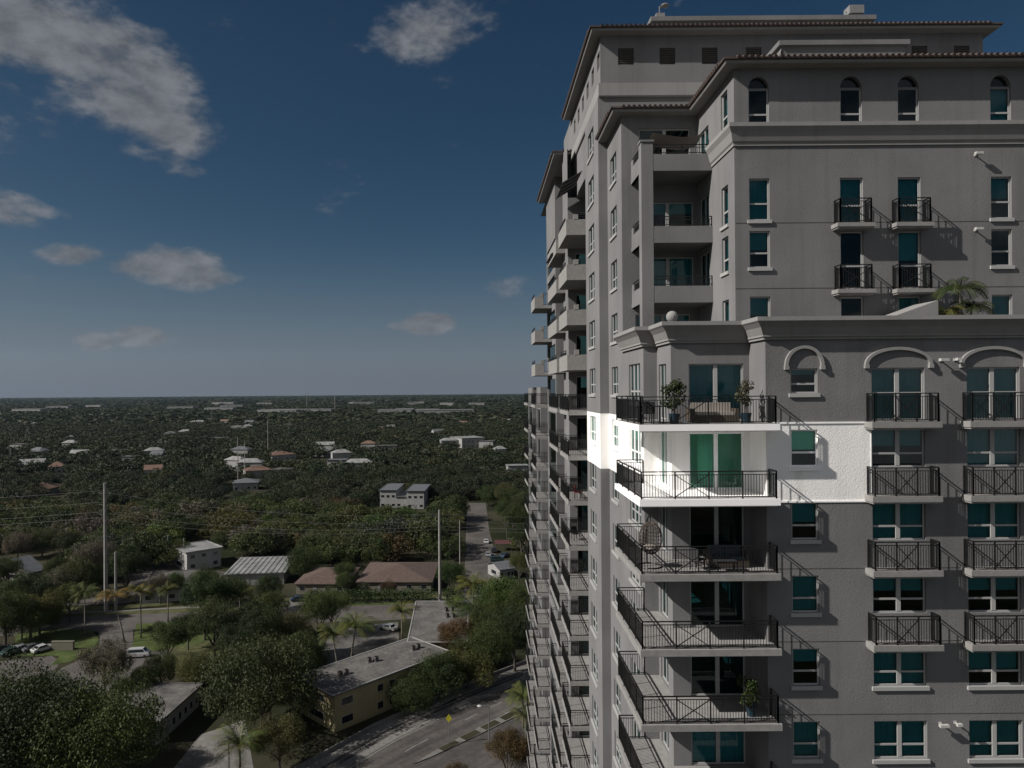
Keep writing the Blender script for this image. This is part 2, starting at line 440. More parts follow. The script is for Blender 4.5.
wall_split(P12, P11, -H, 14.97, hW2)
for i, h in enumerate(hW2): window(P12, P11, *h, cols=2, trans=(.38,), unit=(i-4==1), blind=1)
wall_split(P13, P12, -H, 14.97, [])
hW3 = [(1.2, 3.4, FK(k)+1.15, FK(k)+2.8) for k in range(-5,13)]
wall_split(P14, P13, -H, 17.65, hW3)
for i, h in enumerate(hW3): window(P14, P13, *h, cols=2, trans=(.38,), unit=(i-5==1), blind=1)

# balconies of stack 1
def balcony(pts_in, rail_pts, z, unit=False, t=.27, h=1.1, xp=(), post=1.4, name='balcony'):
    """pts_in: polygon (x,y) counter-clockwise from above"""
    mb = MB(); n = len(pts_in)
    mb.quad(*[(x,y,z) for x,y in pts_in]); mb.mi = 1 if unit else 0; mb.quad(*[(x,y,z-t) for x,y in pts_in][::-1])
    for i in range(n):
        a, b = pts_in[i], pts_in[(i+1)%n]; mb.quad((*a,z-t),(*b,z-t),(*b,z),(*a,z))
    o = tb(mb, name, [M['tile_floor'] if False else M['slab'], M['unit_trim']])
    r = MB(); rail_mesh(r, rail_pts, z, h, xp=xp, post=post); r.v = [(x-T0.x,y-T0.y,z-T0.z) for x,y,z in r.v]
    r.build('railing', M['rail'], o); return o
def slab1(k):
    poly = [(6.52,28.4),(12.25,28.4),(12.25,29.247),(12.017,29.247),(12.017,30.997),(8.547,30.997),(8.547,33.397),(7.897,33.397),(7.897,33.55),(6.52,33.55)]
    z = FK(k); t = .27; mb = MB(); n = len(poly)
    white = k in (0, 1)  # slabs bounding the highlighted storey take the lightened colour
    mb.mi = 1 if k == 1 else 0; mb.quad(*[(x,y,z) for x,y in poly])
    mb.mi = 1 if k == 0 else 0; mb.quad(*[(x,y,z-t) for x,y in poly][::-1])
    mb.mi = 1 if white else 0
    for i in range(n):
        a, b = poly[i], poly[(i+1)%n]; mb.quad((*a,z-t),(*b,z-t),(*b,z),(*a,z))
    # small drip step under the edge
    mb.box(6.62, 12.15, 28.5, 28.62, z-t-.05, z-t-.001)
    o = tb(mb, 'balcony', [M['slab'], M['unit_trim']])
    if white: o['label'] = 'corner balcony with a highlight put into its slab colour'
    r = MB(); rail_mesh(r, [(7.85,33.45),(6.62,33.45),(6.62,28.5),(12.12,28.5),(12.12,29.2)], z, 1.12, xp={(2,1)}, post=1.38)
    r.v = [(x-T0.x,y-T0.y,z2-T0.z) for x,y,z2 in r.v]; r.build('railing', M['rail'], o)
for k in range(0, 9): slab1(k)

# --- side stacks -------------------------------------------------------------------------
Q = [(8.3,47.3),(8.3,52),(6.76,52),(6.76,55.0),(8.0,55.0),(8.0,60.5),(6.76,60.5),(6.76,68),(8.2,68),(8.2,74),(6.6,74),(6.6,79),(8,79),(8,85),(6.6,85),(6.6,92)]
for i in range(len(Q)-1):
    a, b = Q[i+1], Q[i]
    L = math.dist(a,b); top = 14.3 if i < 2 else 18.4 if i < 8 else .35
    if a[0] == b[0] and L > 4.9 or (i == 1):
        ua, ub = (.5, L-.5) if a[0] == b[0] else (.35, L-.15)
        if i == 1: ua, ub = .55, L-.05
        hs = [(ua, ub, FK(k)+.05, FK(k)+2.45) for k in range(-5 if i < 2 else -4, 15) if FK(k)+2.45 < top]
        wall(wallG, a, b, -H, top, hs)
        for h in hs:
            if i in (1,): window(a, b, *h, cols=1, trans=(), name='side_door', sill=False, blind=0)
        if i != 1:
            gm = MB(); d = Vector(b)-Vector(a); d.normalize(); n = Vector((d.y,-d.x))
            for h in hs:
                p = Vector(a)+d*h[0]-n*.12; q = Vector(a)+d*h[1]-n*.12
                gm.quad((p.x,p.y,h[2]),(q.x,q.y,h[2]),(q.x,q.y,h[3]),(p.x,p.y,h[3]))
            tb(gm, 'loggia_glazing', M['glass'])
    else: wall(wallG, a, b, -H, top, [])
wall(wallG, (8.3,47.3), (7.36,47.3), -H, 17.65)
# small windows on the rear pier
hp = [(.4, 1.5, FK(k)+1.1, FK(k)+2.7) for k in range(-4,14)]
def side_stack(x0, xw, y0, y1, kr, panels_to=0):
    first = {}
    for k in kr:
        solid = k < panels_to; key = solid
        if key not in first:
            m1 = MB(); m1.box(x0, xw, y0, y1, -.27, 0)
            r = MB()
            if solid:
                m1.box(x0, x0+.14, y0, y1, .001, .78); m1.box(x0+.141, xw-.75, y0, y0+.14, .001, .78)
                m1.box(x0+.5, x0+.8, y0-.02, y0+.16, .781, 1.12)
                rail_mesh(r, [(x0+.82,y0+.07),(xw-.02,y0+.07)], 0, 1.12, post=.6)
                rail_mesh(r, [(x0+.07,y1-.5),(x0+.07,y0+1.2)], .78, .34, post=2)
            else:
                rail_mesh(r, [(xw-.05,y1-.06),(x0+.06,y1-.06),(x0+.06,y0+.06),(xw-.02,y0+.06)], 0, 1.1, post=1.5)
            first[key] = (m1.mesh('balcony', M['slab']), r.mesh('railing', M['rail']))
        o = link('balcony', first[key][0], tower, (Vector((0,0,FK(k)))-T0)[:]); link('railing', first[key][1], o)
side_stack(6.05, 8.295, 47.32, 51.99, range(-4,11))
side_stack(6.05, 7.99, 53.6, 60.0, range(-4,12))
side_stack(5.2, 6.755, 63.5, 67.8, range(-3,0)); side_stack(5.5, 8.19, 68.0, 73.0, range(0,14))
side_stack(5.55, 7.99, 79.05, 84.5, range(0,15))
bpanel = MB()
for i, (x,y0,y1) in enumerate([]): pass

# --- loggia tower -------------------------------------------------------------------------
LT = 14.97
hL = [(1.1, 3.9, 4.68+.03, 7.2), (1.1, 3.9, 7.73+.03, 10.2), (.95, 3.75, 11.4+.03, 14.2), (.7, 3.7, 1.66, 4.1)]
wall(wallG, (7.9,38.1), (12.02,38.1), 1.6, LT, hL)
for h in hL: window((7.9,38.1), (12.02,38.1), *h, cols=2, trans=(), name='loggia_door', sill=False)
hR = [(.3,1.9,4.72,7.2),(.3,1.9,7.77,10.2),(.3,1.9,11.44,13.7),
      (3.75,4.65,12.5,14.35),(3.75,4.65,7.9,9.8),(3.75,4.65,5.65,7.35),(3.75,4.65,2.6,4.3)]
wall(wallG, (12.02,38.1), (12.02,32.6), 1.6, 14.97, hR)
for h in hR: window((12.02,38.1), (12.02,32.6), *h, cols=(2 if h[0]<1 else 1), trans=(() if h[0]<1 else (.36,)), name='loggia_door' if h[0]<1 else 'window', sill=h[0]>1)
lg = MB()
lg.box(8.4, 9.0, 35.65, 36.2, 1.6, 12.62); lg.box(8.35, 9.05, 35.6, 36.25, 12.621, 12.72)
for zf in (4.68,7.73,11.4):
    lg.box(8.401, 12.018, 35.85, 38.098, zf-.25, zf-.001)
    lg.box(9.001, 12.018, 35.66, 35.849, zf-.25, zf+.6); lg.box(8.42, 8.6, 36.201, 38.097, zf-.25, zf+.6)
    lg.box(8.43,8.62,37.7,38.096,zf+.601,zf+1.0)
tb(lg, 'loggia_frame', M['wall'])
for zf in (4.68,7.73,11.4):
    r = MB(); rail_mesh(r, [(8.5,38.0),(8.5,36.25)], zf+.6, .5, post=2); rail_mesh(r, [(9.02,35.75),(12.0,35.75)], zf+.6, .5, post=1.5)
    tb(r, 'loggia_railing', M['rail'])
# --- upper frontal wall ---------------------------------------------------------------------
U0, U1 = (12.02,32.6), (33.0,32.6)
cols4 = ((12.69,13.65),(23.96,24.92),(29.5,30.46)); colsJ = ((16.93,18.0),(19.62,20.68))
hU = []
for a, b in cols4: hU += [(a-12.02,b-12.02,z0,z1,'w') for z0,z1 in ((7.86,9.8),(5.65,7.35),(2.6,4.3))]
for a, b in colsJ: hU += [(a-12.02,b-12.02,z0,z1,'w') for z0,z1 in ((7.66,9.8),(4.62,7.3),(1.72,4.25))]
arches = [(a,b) for a,b in cols4] + [(16.97,17.98),(19.65,20.63)]
for a, b in arches: hU.append((a-12.02,b-12.02,12.34,14.55,'a'))
wall(wallG, U0, U1, 1.6, 14.97, [h[:4] for h in hU])
spand = MB(); lunp = MB()
for h in hU:
    if h[4] == 'w': window(U0, U1, *h[:4], trans=(.4,), sill=(h[2] != 4.62 and h[2] != 7.66), blind=random.choice([0,.5,1,1]))
    else:
        window(U0, U1, h[0], h[1], 12.34, 13.98, trans=(.28,), sill=False, name='arched_window', blind=random.choice([0,1]))
        spand, lunp = MB(), MB()
        xa, xb = h[0]+12.02, h[1]+12.02; xc = (xa+xb)/2; r = (xb-xa)/2; n = 10; Y = 32.598
        for i in range(n):
            t0, t1 = math.pi*i/n, math.pi*(i+1)/n
            p = (xc-r*math.cos(t0), 13.98+.55*math.sin(t0)); q = (xc-r*math.cos(t1), 13.98+.55*math.sin(t1))
            spand.quad((p[0],Y,p[1]),(q[0],Y,q[1]),(q[0],Y,14.552),(p[0],Y,14.552)); spand.quad((p[0],Y,p[1]),(p[0],Y+.25,p[1]),(q[0],Y+.25,q[1]),(q[0],Y,q[1]))
        spand.box(xa, xb, Y+.08, Y+.2, 13.93, 14.02)
        lunp.quad((xa,Y+.2,13.98),(xb,Y+.2,13.98),(xb,Y+.2,14.56),(xa,Y+.2,14.56))
        tb(spand, 'arch_head', M['wall']); tb(lunp, 'lunette', M['darkglass'])
jm = None
for xa, xb, zl in ((16.5,18.22,7.58),(19.2,20.98,7.58),(16.5,18.22,4.54),(19.2,20.98,4.54)):
    if jm is None:
        m1 = MB(); m1.box(0, 1.74, -.6, -.003, -.18, 0); m1.box(.05, 1.69, -.55, -.004, -.25, -.181)
        m2 = MB(); rail_mesh(m2, [(.16,-.02),(.16,-.54),(1.58,-.54),(1.58,-.02)], 0, 1.12, xp={(1,0)}, post=1.6)
        jm = (m1.mesh('balcony_ledge', M['slab']), m2.mesh('railing', M['rail']))
    o = link('juliet_balcony', jm[0], tower, (Vector((xa,32.6,zl))-T0)[:]); link('railing', jm[1], o)
# terrace slab + string courses
ter = MB(); ter.box(12.05, 33, 29.27, 38.08, 1.35, 1.6); ter.box(8.58, 12.049, 31.03, 38.08, 1.35, 1.6); ter.box(7.93, 8.579, 33.43, 38.08, 1.35, 1.6); tb(ter, 'terrace', M['slab'])
sc_ = MB()
for k in range(0, 9):
    if k == 0: continue
    z = FK(k)
    if k == 1: continue
    tb(MB().box(12.26, 33, 29.243, 29.249, z-.02, z+.01), 'string_course', M['louver'])
for z in (4.68,7.73): tb(MB().box(12.05, 33, 32.592, 32.599, z-.02, z+.01), 'string_course', M['louver'])
us = MB()
us.box(12.262, 16.38, 29.215, 29.248, -1.47, -1.40); us.box(12.262, 16.38, 29.215, 29.248, -4.76, -4.69); us.box(16.381, 16.42, 29.235, 29.248, -4.76, -1.40)
tb(us, 'highlight_outline', M['unit_trim'])  # added bright outline around the highlighted storey, not a moulding of the tower
# cornices
cor = MB()
prof = [(.03,2.05),(.10,2.05),(.10,2.12),(.16,2.17),(.16,2.24),(.30,2.55),(.44,2.72),(.52,2.80),(.52,2.97),(-.25,2.97),(-.25,2.84),(0.003,2.84)]
path = [(7.9,38.1),(7.9,33.4),(8.55,33.4),(8.55,31.0),(12.02,31.0),(12.02,29.25),(33,29.25)]
pathc = [(7.897,38.1),(7.897,33.397),(8.547,33.397),(8.547,30.997),(12.017,30.997),(12.017,29.247),(33,29.247)]
sweep(cor, pathc, prof)
prof2 = [(.003,11.3),(.06,11.3),(.06,11.42),(.12,11.5),(.22,11.9),(.34,12.12),(.34,12.3),(.003,12.3)]
sweep(cor, [(12.017,35.64),(12.017,32.597),(33,32.597)], prof2)
# penthouse ledge
sweep(cor, [(7.517,55),(7.517,42.197),(30.6,42.197),(30.6,55)], [(.003,17.62),(.10,17.62),(.14,17.7),(.14,18.45),(.003,18.5)])
tb(cor, 'cornice', M['trim'])
ball = MB(); ball.ball((8.62,31.0,3.22), .26); ball.box(8.45,8.79,30.83,31.17,2.971,3.02)
bo = tb(ball, 'ball_finial', M['trim'], smooth=False)
# penthouse
hPf = [(x-7.52, x-7.52+.95, 19.6, 20.6) for x in (8.6,11.1,13.65,16.3,18.9,21.5,26.3,28.85)]
wall(wallG, (7.52,42.2), (30.6,42.2), 14.98, 21.4, hPf); wall(wallG, (7.36,42.2), (7.519,42.2), 14.971, 17.65)
hPs = [(1.2+2.1*i, 1.2+2.1*i+.9, 19.6, 20.6) for i in range(6)]
wall(wallG, (7.52,55), (7.52,42.2), 17.65, 21.4, hPs)
wall(wallG, (7.52,55), (7.52,47.301), 14.3, 17.65); wallG.quad((7.4,47.3,14.3),(8.3,47.3,14.3),(8.3,55,14.3),(7.4,55,14.3))
wall(wallG, (30.6,42.2), (30.6,60), -H, 21.4)
wall(wallG, (33.0,29.25), (33.0,42.2), -H, 2.85); wall(wallG, (33.0,32.6), (33.0,42.2), 2.85, 14.97); wall(wallG, (33,42.2), (30.6,42.2), -H, 14.97)
wall(wallG, (30.6,92), (6.6,92), -H, .35); wall(wallG, (30.6,74), (30.6,92), -H, .35); wall(wallG, (30.6,60), (30.6,74), -H, 18.4); wall(wallG, (30.6,74), (8.2,74), 0.3, 18.4)
wall(wallG, (30.6,60), (7.52,60), 18.5, 21.4); wall(wallG, (7.52,60), (7.52,55.001), 14.3, 21.4)
lv = MB()
for h in hPf:
    lv = MB()
    lv.quad((7.52+h[0],42.32,h[2]),(7.52+h[1],42.32,h[2]),(7.52+h[1],42.32,h[3]),(7.52+h[0],42.32,h[3]))
    for j in range(9): lv.box(7.52+h[0]+.01, 7.52+h[1]-.01, 42.24, 42.31, h[2]+.03+j*.11, h[2]+.07+j*.11)
    tb(lv, 'vent_louvre', M['louver'])
for h in hPs:
    lv = MB()
    lv.quad((7.63,55-h[0],h[2]),(7.63,55-h[1],h[2]),(7.63,55-h[1],h[3]),(7.63,55-h[0],h[3]))
    tb(lv, 'vent_louvre', M['louver'])
tb(wallG, 'wall', M['wall']); uw = tb(wallU, 'highlight_storey_wall', M['unit'])
uw['label'] = 'walls of one corner apartment storey with a highlight put into their colour'
# wall light roof sheets
for (xa, xb, ya_, yb_, z_) in ((7.95,12.0,38.1,42.19,14.975),(12.02,33,32.6,42.19,14.98),(7.52,30.6,42.2,60,21.42),(6.76,30.6,60.01,74,18.42),(6.6,30.6,74.01,92,.36)):
    tb(MB().quad((xa,ya_,z_),(xb,ya_,z_),(xb,yb_,z_),(xa,yb_,z_)), 'flat_roof', M['slab'])
tb(MB().quad((6.76,55,18.42),(7.51,55,18.42),(7.51,60,18.42),(6.76,60,18.42)), 'flat_roof', M['slab'])
# eaves: soffit slab + tiled edge
ev = MB(); tl = MB()
def eave(path, z, out, t=.2):
    sweep(ev, path, [(.003,z),(out-.04,z+.02),(out,z+.08),(out,z+.16),(.003,z+.25)])
    sweep(tl, path, [(-.2,z+.55),(-.2,z+.3),(out+.02,z+.17),(out+.10,z+.17),(out+.10,z+.26)])
    for i in range(len(path)-1):   # barrel tile ends
        a, b = Vector(path[i]), Vector(path[i+1]); L = (b-a).length; d = (b-a)/L; n = Vector((d.y,-d.x)); q = int(L/.28)
        for j in range(q+1):
            p = a+d*(j*.28)+n*(out-.1); p2 = a+d*(j*.28)+n*(out+.14)
            tl.tube([(p.x,p.y,z+.33),(p2.x,p2.y,z+.26)], .085, 6)
eave([(7.897,42.19),(7.897,38.097),(12.017,38.097),(12.017,32.597),(33,32.597)], 14.9, .58)
eave([(7.517,55.4),(7.517,42.197),(30.6,42.197),(30.6,60)], 21.35, .62)
eave([(6.757,68.5),(6.757,55.0),(7.5,55.0)], 18.3, .75)
# loggia roof plane
tb(ev, 'eave', M['trim']); tb(tl, 'roof_tiles', M['rooftile'])
# rooftop boxes
rb = MB(); rb.box(12.2,27.2,48,58,21.43,25.2); rb.box(12.0,27.4,47.8,58.2,25.201,25.5)
rb.box(16.2,22.7,37,42.1,15,18.1); rb.box(16.0,22.9,36.85,42.15,18.101,18.35)
rb.quad((15.4,36.2,15.3),(16.2,37,18.1),(16.2,42.1,18.1),(15.4,42.1,15.3)); rb.quad((15.4,36.2,15.3),(22.7,36.2,15.3),(22.7,37,15.7),(16.2,37,15.7)); 
tb(rb, 'roof_house', M['wall'])
wd = MB()
wd.v += [(17.9,30.3,2.7),(19.95,30.3,2.7),(19.95,30.3,3.78),(17.9,30.3,3.05),(17.9,32,2.7),(19.95,32,2.7),(19.95,32,3.78),(17.9,32,3.05)]
for f in ((0,1,2,3),(1,5,6,2),(3,2,6,7),(0,3,7,4),(4,7,6,5)): wd.f.append(f); wd.m.append(0)
tb(wd, 'terrace_stair_cover', M['trim'])
# interior floors and rooms (seen through the glass)
it = MB()
for k in range(-4, 13):
    z = FK(k)-.1
    if k >= 0:
        it.quad((12.2,29.45,z),(32.8,29.45,z),(32.8,35,z),(12.2,35,z)); it.quad((8.75,31.2,z+.003),(12.19,31.2,z+.003),(12.19,37,z+.003),(8.75,37,z+.003))
        it.quad((8.1,33.6,z-.003),(8.74,33.6,z-.003),(8.74,47,z-.003),(8.1,47,z-.003)); it.quad((8.75,37.1,z),(13,37.1,z),(13,47,z),(8.75,47,z))
    else: it.quad((12.2,32.8,z),(32.8,32.8,z),(32.8,38,z),(12.2,38,z)); it.quad((8.1,38.3,z-.003),(12.18,38.3,z-.003),(12.18,47,z-.003),(8.1,47,z-.003))
it.quad((12.5,34.9,-H),(32.8,34.9,-H),(32.8,34.9,1.3),(12.5,34.9,1.3)); it.quad((12.5,37.9,1.7),(32.8,37.9,1.7),(32.8,37.9,14.9),(12.5,37.9,14.9))
for x in (12.6,15.9,19.3,23.4,28.6):
    it.quad((x,29.5,-H),(x,34.9,-H),(x,34.9,1.3),(x,29.5,1.3)); it.quad((x+.01,32.8,1.7),(x+.01,37.9,1.7),(x+.01,37.9,14.9),(x+.01,32.8,14.9))
for x in (10.9,12.9): it.quad((x,37.2,-H),(x,47,-H),(x,47,14),(x,37.2,14)) if x > 12 else None
tb(it, 'interior', M['interior'])
iu = MB()      # room behind the corner sliding door, brightened in colour for the highlight
z = FK(1)
iu.quad((8.8,31.3,z+.01),(12.1,31.3,z+.01),(12.1,36.9,z+.01),(8.8,36.9,z+.01)); iu.quad((8.8,36.9,z),(12.1,36.9,z),(12.1,36.9,z+2.9),(8.8,36.9,z+2.9))
iu.quad((12.1,31.3,z),(12.1,36.9,z),(12.1,36.9,z+2.9),(12.1,31.3,z+2.9)); iu.quad((8.8,31.3,z+2.85),(12.1,31.3,z+2.85),(12.1,36.9,z+2.85),(8.8,36.9,z+2.85))
iu.box(10.5,10.62,31.8,33.6,z+.02,z+2.84)
tb(iu, 'highlight_room', M['interior_highlight'])
ch = MB()
for s in (0, 1):
    for j in range(7):
        a = j*math.tau/7; ch.ball((9.75+.28*math.cos(a), 33.2+.28*math.sin(a), z+2.05+.05*s), .035, seg=8, ring=6)
ch.tube([(9.75,33.2,z+2.84),(9.75,33.2,z+2.1)], .012, 6); 
for j in range(7):
    a = j*math.tau/7; ch.bar((9.75,33.2,z+2.1),(9.75+.28*math.cos(a),33.2+.28*math.sin(a),z+2.05),.012)
tag(ch.build('chandelier', simple('brass', (.8,.6,.25), .3, .3)), 'small brass chandelier hanging behind the green glass door of the highlighted storey', 'chandelier')
# floodlights
fl0 = None
for (x,y,D,kx) in ((975,155,32.6,1),(975,230,32.6,1),(940,360,29.25,1),(954.5,359.5,29.25,.55),(940,723,29.25,1.1),(955,722,29.25,.6)):
    p = at(x,y,D); m1 = MB(); m1.box(-.17*kx,.17*kx,-.34,-.20,-.05,.06); m1.bar((0,0,-.02),(0,-.2,.0),.05)
    m1.box(-.06,.06,-.03,-.003,-.07,.05)
    o = link('floodlight', m1.mesh('floodlight', M['lampwhite']), tower, (Vector(p)-T0)[:])
# awnings on the side
aw = MB(); 
for (y0, y1, z) in ((47.6,51.8,14.9),(55.5,60,11.6)):
    aw = MB()
    for i in range(4):
        ya = y0+(y1-y0)*i/4; yb = y0+(y1-y0)*(i+1)/4-.05
        aw.quad((7.2,ya,z),(7.2,yb,z),(5.9,yb,z-.75),(5.9,ya,z-.75)); aw.bar((7.2,ya,z-.01),(5.9,ya,z-.76),.05)
    aw.bar((5.9,y0,z-.76),(5.9,y1,z-.76),.05)
    tb(aw, 'awning', M['darkcloth'])
tag(MB().box(0,.6,-.3,.3,0,.5).bar((.3,0,.5),(.3,0,1.1),.06).bar((.3,0,1.1),(.75,.1,1.35),.05).ball((.7,.1,1.2),.3,.12,12,6).build('satellite_dish', M['greymetal'], loc=(12.5,48.6,25.5)), 'small satellite dish at the left end of the tower rooftop block', 'satellite dish')
tag(MB().box(-.3,.3,-.3,.3,0,.35).box(-.5,.5,-.4,.4,.351,.9).bar((0,0,.9),(-.6,0,.6),.05).build('roof_vent', M['greymetal'], loc=(26.3,48.6,25.5)), 'grey vent cowl at the right end of the tower rooftop block', 'roof vent')

# ------------------------------------------------------------------ foliage builders
def leaf_cloud(centers, radii, n_per, size, flat=.75, seed=0, outward=.8):
    """numpy quads scattered in clumps; returns verts, faces"""
    g = np.random.default_rng(seed); V = []
    for c, r, n in zip(centers, radii, n_per):
        d = g.normal(size=(n,3)); d /= np.linalg.norm(d,axis=1)[:,None]
        rad = r*(.55+.5*g.random(n)**.6)
        p = np.array(c)+d*rad[:,None]*np.array([1,1,flat])
        nrm = d*outward + g.normal(size=(n,3))*.7 + np.array([0,0,.35]); nrm /= np.linalg.norm(nrm,axis=1)[:,None]
        u = np.cross(nrm, g.normal(size=(n,3))); u /= np.linalg.norm(u,axis=1)[:,None]; v = np.cross(nrm, u)
        s = (size*(.6+.8*g.random(n)))[:,None]
        q = np.stack([p-u*s-v*s*.5, p+u*s*.15-v*s*.8, p+u*s+v*s*.3, p-u*s*.2+v*s*.75], 1)
        V.append(q.reshape(-1,3))
    V = np.concatenate(V); nf = len(V)//4
    return V, nf
def np_mesh(name, V, nf, mat, tint=None):
    me = bpy.data.meshes.new(name); me.vertices.add(len(V)); me.vertices.foreach_set('co', V.astype(np.float32).ravel())
    me.loops.add(nf*4); me.loops.foreach_set('vertex_index', np.arange(nf*4, dtype=np.int32))
    me.polygons.add(nf); me.polygons.foreach_set('loop_start', np.arange(nf, dtype=np.int32)*4)
    me.materials.append(mat)
    if tint is not None:
        a = me.attributes.new('tint', 'FLOAT', 'FACE'); a.data.foreach_set('value', tint.astype(np.float32))
    me.update(calc_edges=True); return me
def crown_geo(seed, nclump, leaves, size, sx=1., h=.8, base=.35):
    """unit crown: radius about 1, z from base up"""
    g = np.random.default_rng(seed); cs = []; rs = []; ns = []
    for i in range(nclump):
        a = g.random()*math.tau; q = math.sqrt(g.random())*.78; t = g.random()
        zc = base + h*(.15+.85*t)*(1-.55*q*q)
        cs.append((q*math.cos(a), q*math.sin(a)*sx, zc)); rs.append(.17+.2*g.random()); ns.append(max(4,int(leaves/nclump*(.6+.8*g.random()))))
    return leaf_cloud(cs, rs, ns, size, .7, seed)
# unit meshes: radius 1, height ~1.2 (scaled per tree)
NEARV = []
for s in range(6):
    V, nf = crown_geo(100+s, 46+4*s, 26000, .0135, h=.85, base=.26); NEARV.append((V, nf))
MIDV = []
for s in range(8):
    V, nf = crown_geo(200+s, 24+2*s, 4200, .027, h=.8, base=.28); MIDV.append((V, nf))
LOWV = []
for s in range(8):
    V, nf = crown_geo(300+s, 16, 560, .058, h=.75, base=.25); LOWV.append((V, nf))
FARV = []
for s in range(6):
    V, nf = crown_geo(400+s, 6, 34, .26, h=.6, base=.2); FARV.append((V, nf))
def trunk_mesh(seed):
    g = random.Random(seed); mb = MB()
    mb.tube([(0,0,-.03),(.02,.01,.2),(.0,.03,.45),(.03,.02,.8)], [.055,.045,.036,.015], 7)
    for i in range(6):
        a = i*1.05+g.random(); l = .4+.25*g.random()
        mb.tube([(0,.01,.22+.05*i),(l*.5*math.cos(a),l*.5*math.sin(a),.42+.05*i),(l*math.cos(a),l*math.sin(a),.55+.06*i)], [.026,.018,.006], 5)
    return mb.mesh('trunk', M['bark'])
TR = [trunk_mesh(i) for i in range(4)]
_cm = {}
def crown_mesh(kind, lod, i):
    key = (kind, lod, i)
    if key not in _cm:
        V, nf = (NEARV if lod == 0 else MIDV)[i]; _cm[key] = np_mesh('crown', V, nf, M[kind])
    return _cm[key]
def tree(x, y, r, h, kind='leaf', lod=1, label=None, cat='tree', group=None, name='broadleaf_tree', z=-H, seed=None):
    s = seed if seed is not None else random.randrange(1000)
    o = empty(name, (x,y,z), random.random()*6.28, label, cat, group); k = min(1.35, max(.6, h/1.2/r))
    me = crown_mesh(kind, lod, s % (6 if lod == 0 else 8)); c = link('crown', me, o, (0,0,h-1.2*r*k), scale=(r,r,r*k)); t = link('trunk', TR[s%4], o, scale=(r,r,h/1.2))
    return o
def frond_mesh(seed, n=20, L=2.6, droop=1.0, mat='palm', up=.5):
    g = random.Random(seed); mb = MB()
    for i in range(n):
        a = i*2.4+g.random()*.5; e = up+ .9*(g.random()-.45); l = L*(.8+.35*g.random())
        px = Vector((0,0,0)); d = Vector((math.cos(a)*math.cos(e), math.sin(a)*math.cos(e), math.sin(e))); seg = 8
        side = Vector((-math.sin(a), math.cos(a), 0)); prev = None
        for s in range(seg+1):
            w = l*.20*math.sin(math.pi*min(1,(s+.6)/(seg+.8)))**.7
            # leaflets as thin slivers either side, hanging
            if s < seg:
                nx = px+d*(l/seg)
                for m_ in range(3):
                    q = px+d*(l/seg)*(m_/3); qe = q+d*(l/seg)*.16
                    for sg in (-1,1):
                        tip = q+side*sg*w+d*w*.5+Vector((0,0,-w*.45)); mb.quad(q, qe, tip+d*.02, tip)
                mb.quad(px-side*.02, px+side*.02, nx+side*.015, nx-side*.015)
                px = nx
            d = (d+Vector((0,0,-droop*.17*(.6+s*.18)))).normalized()
    return mb.mesh('fronds', M[mat])
FR = {k: [frond_mesh(i+(0 if k=='palm' else 50), 34, 2.6, 1.0, k) for i in range(3)] for k in ('palm','palm_y')}
def palm(x, y, h, label, sc=1.0, kind='palm', lean=(0,0), z=-H, group=None, name='palm_tree', tr=.16):
    o = empty(name, (x,y,z), 0, label, 'palm tree', group)
    lx, ly = lean; MB().tube([(0,0,-.2),(lx*.3,ly*.3,h*.35),(lx*.7,ly*.7,h*.7),(lx,ly,h)], [tr*1.3,tr,tr*.9,tr*.8], 8).build('trunk', M['palmbark'], o, smooth=True)
    f = link('fronds', random.choice(FR[kind]), o, (lx,ly,h), random.random()*6, (sc,sc,sc)); return o

# ------------------------------------------------------------------ terrace and balcony things
tp = at(965,314,30.6)
o = empty('potted_palm', (tp[0],30.9,1.6), 0, 'small palm rising above the terrace parapet of the tower', 'palm tree')
MB().tube([(0,0,0),(0,0,.5)], [.28,.36], 12).build('pot', M['bluepot'], o)
for i,(dx,dy,hh) in enumerate(((0,0,2.75),(-.5,.2,1.7),(.6,.1,1.9))):
    MB().tube([(dx*.3,dy*.3,.4),(dx*.8,dy,hh*.7),(dx,dy,hh)], [.07,.05,.04], 7).build('stem', M['palmbark'], o)
    link('fronds', frond_mesh(80+i, 18, 1.3-.25*(i>0), 1.5, 'palm', .55), o, (dx,dy,hh))
def pot_plant(x, y, z, h, r, label, kind='leaf_bright', n=900, leaf=.05):
    o = empty('potted_plant', (x,y,z), 0, label, 'potted plant')
    MB().tube([(0,0,0),(0,0,.42),(0,0,.421)], [.17,.24,.2], 14).build('pot', M['bluepot'], o)
    MB().tube([(0,0,.4),(.03,.02,h*.6),(0,0,h)], [.03,.02,.008], 6).build('stem', M['bark'], o)
    cs = [(random.uniform(-r,r)*.6, random.uniform(-r,r)*.6, h*random.uniform(.45,1)) for _ in range(9)]
    V, nf = leaf_cloud(cs, [r*.5]*9, [n//9]*9, leaf, 1, int(h*100)); link('foliage', np_mesh('foliage', V, nf, M[kind]), o); return o
z0 = FK(0)
pot_plant(8.15,29.1,z0,1.75,.5,'bushy green potted plant left of the sliding door on the top corner balcony', 'leaf_olive')
pot_plant(11.2,29.3,z0,1.7,.42,'thin leafy potted plant at the right end of the top corner balcony','leaf_grey',500)
pot_plant(11.3,29.2,FK(4),1.5,.5,'dark bushy potted plant on the fifth corner balcony down','leaf')
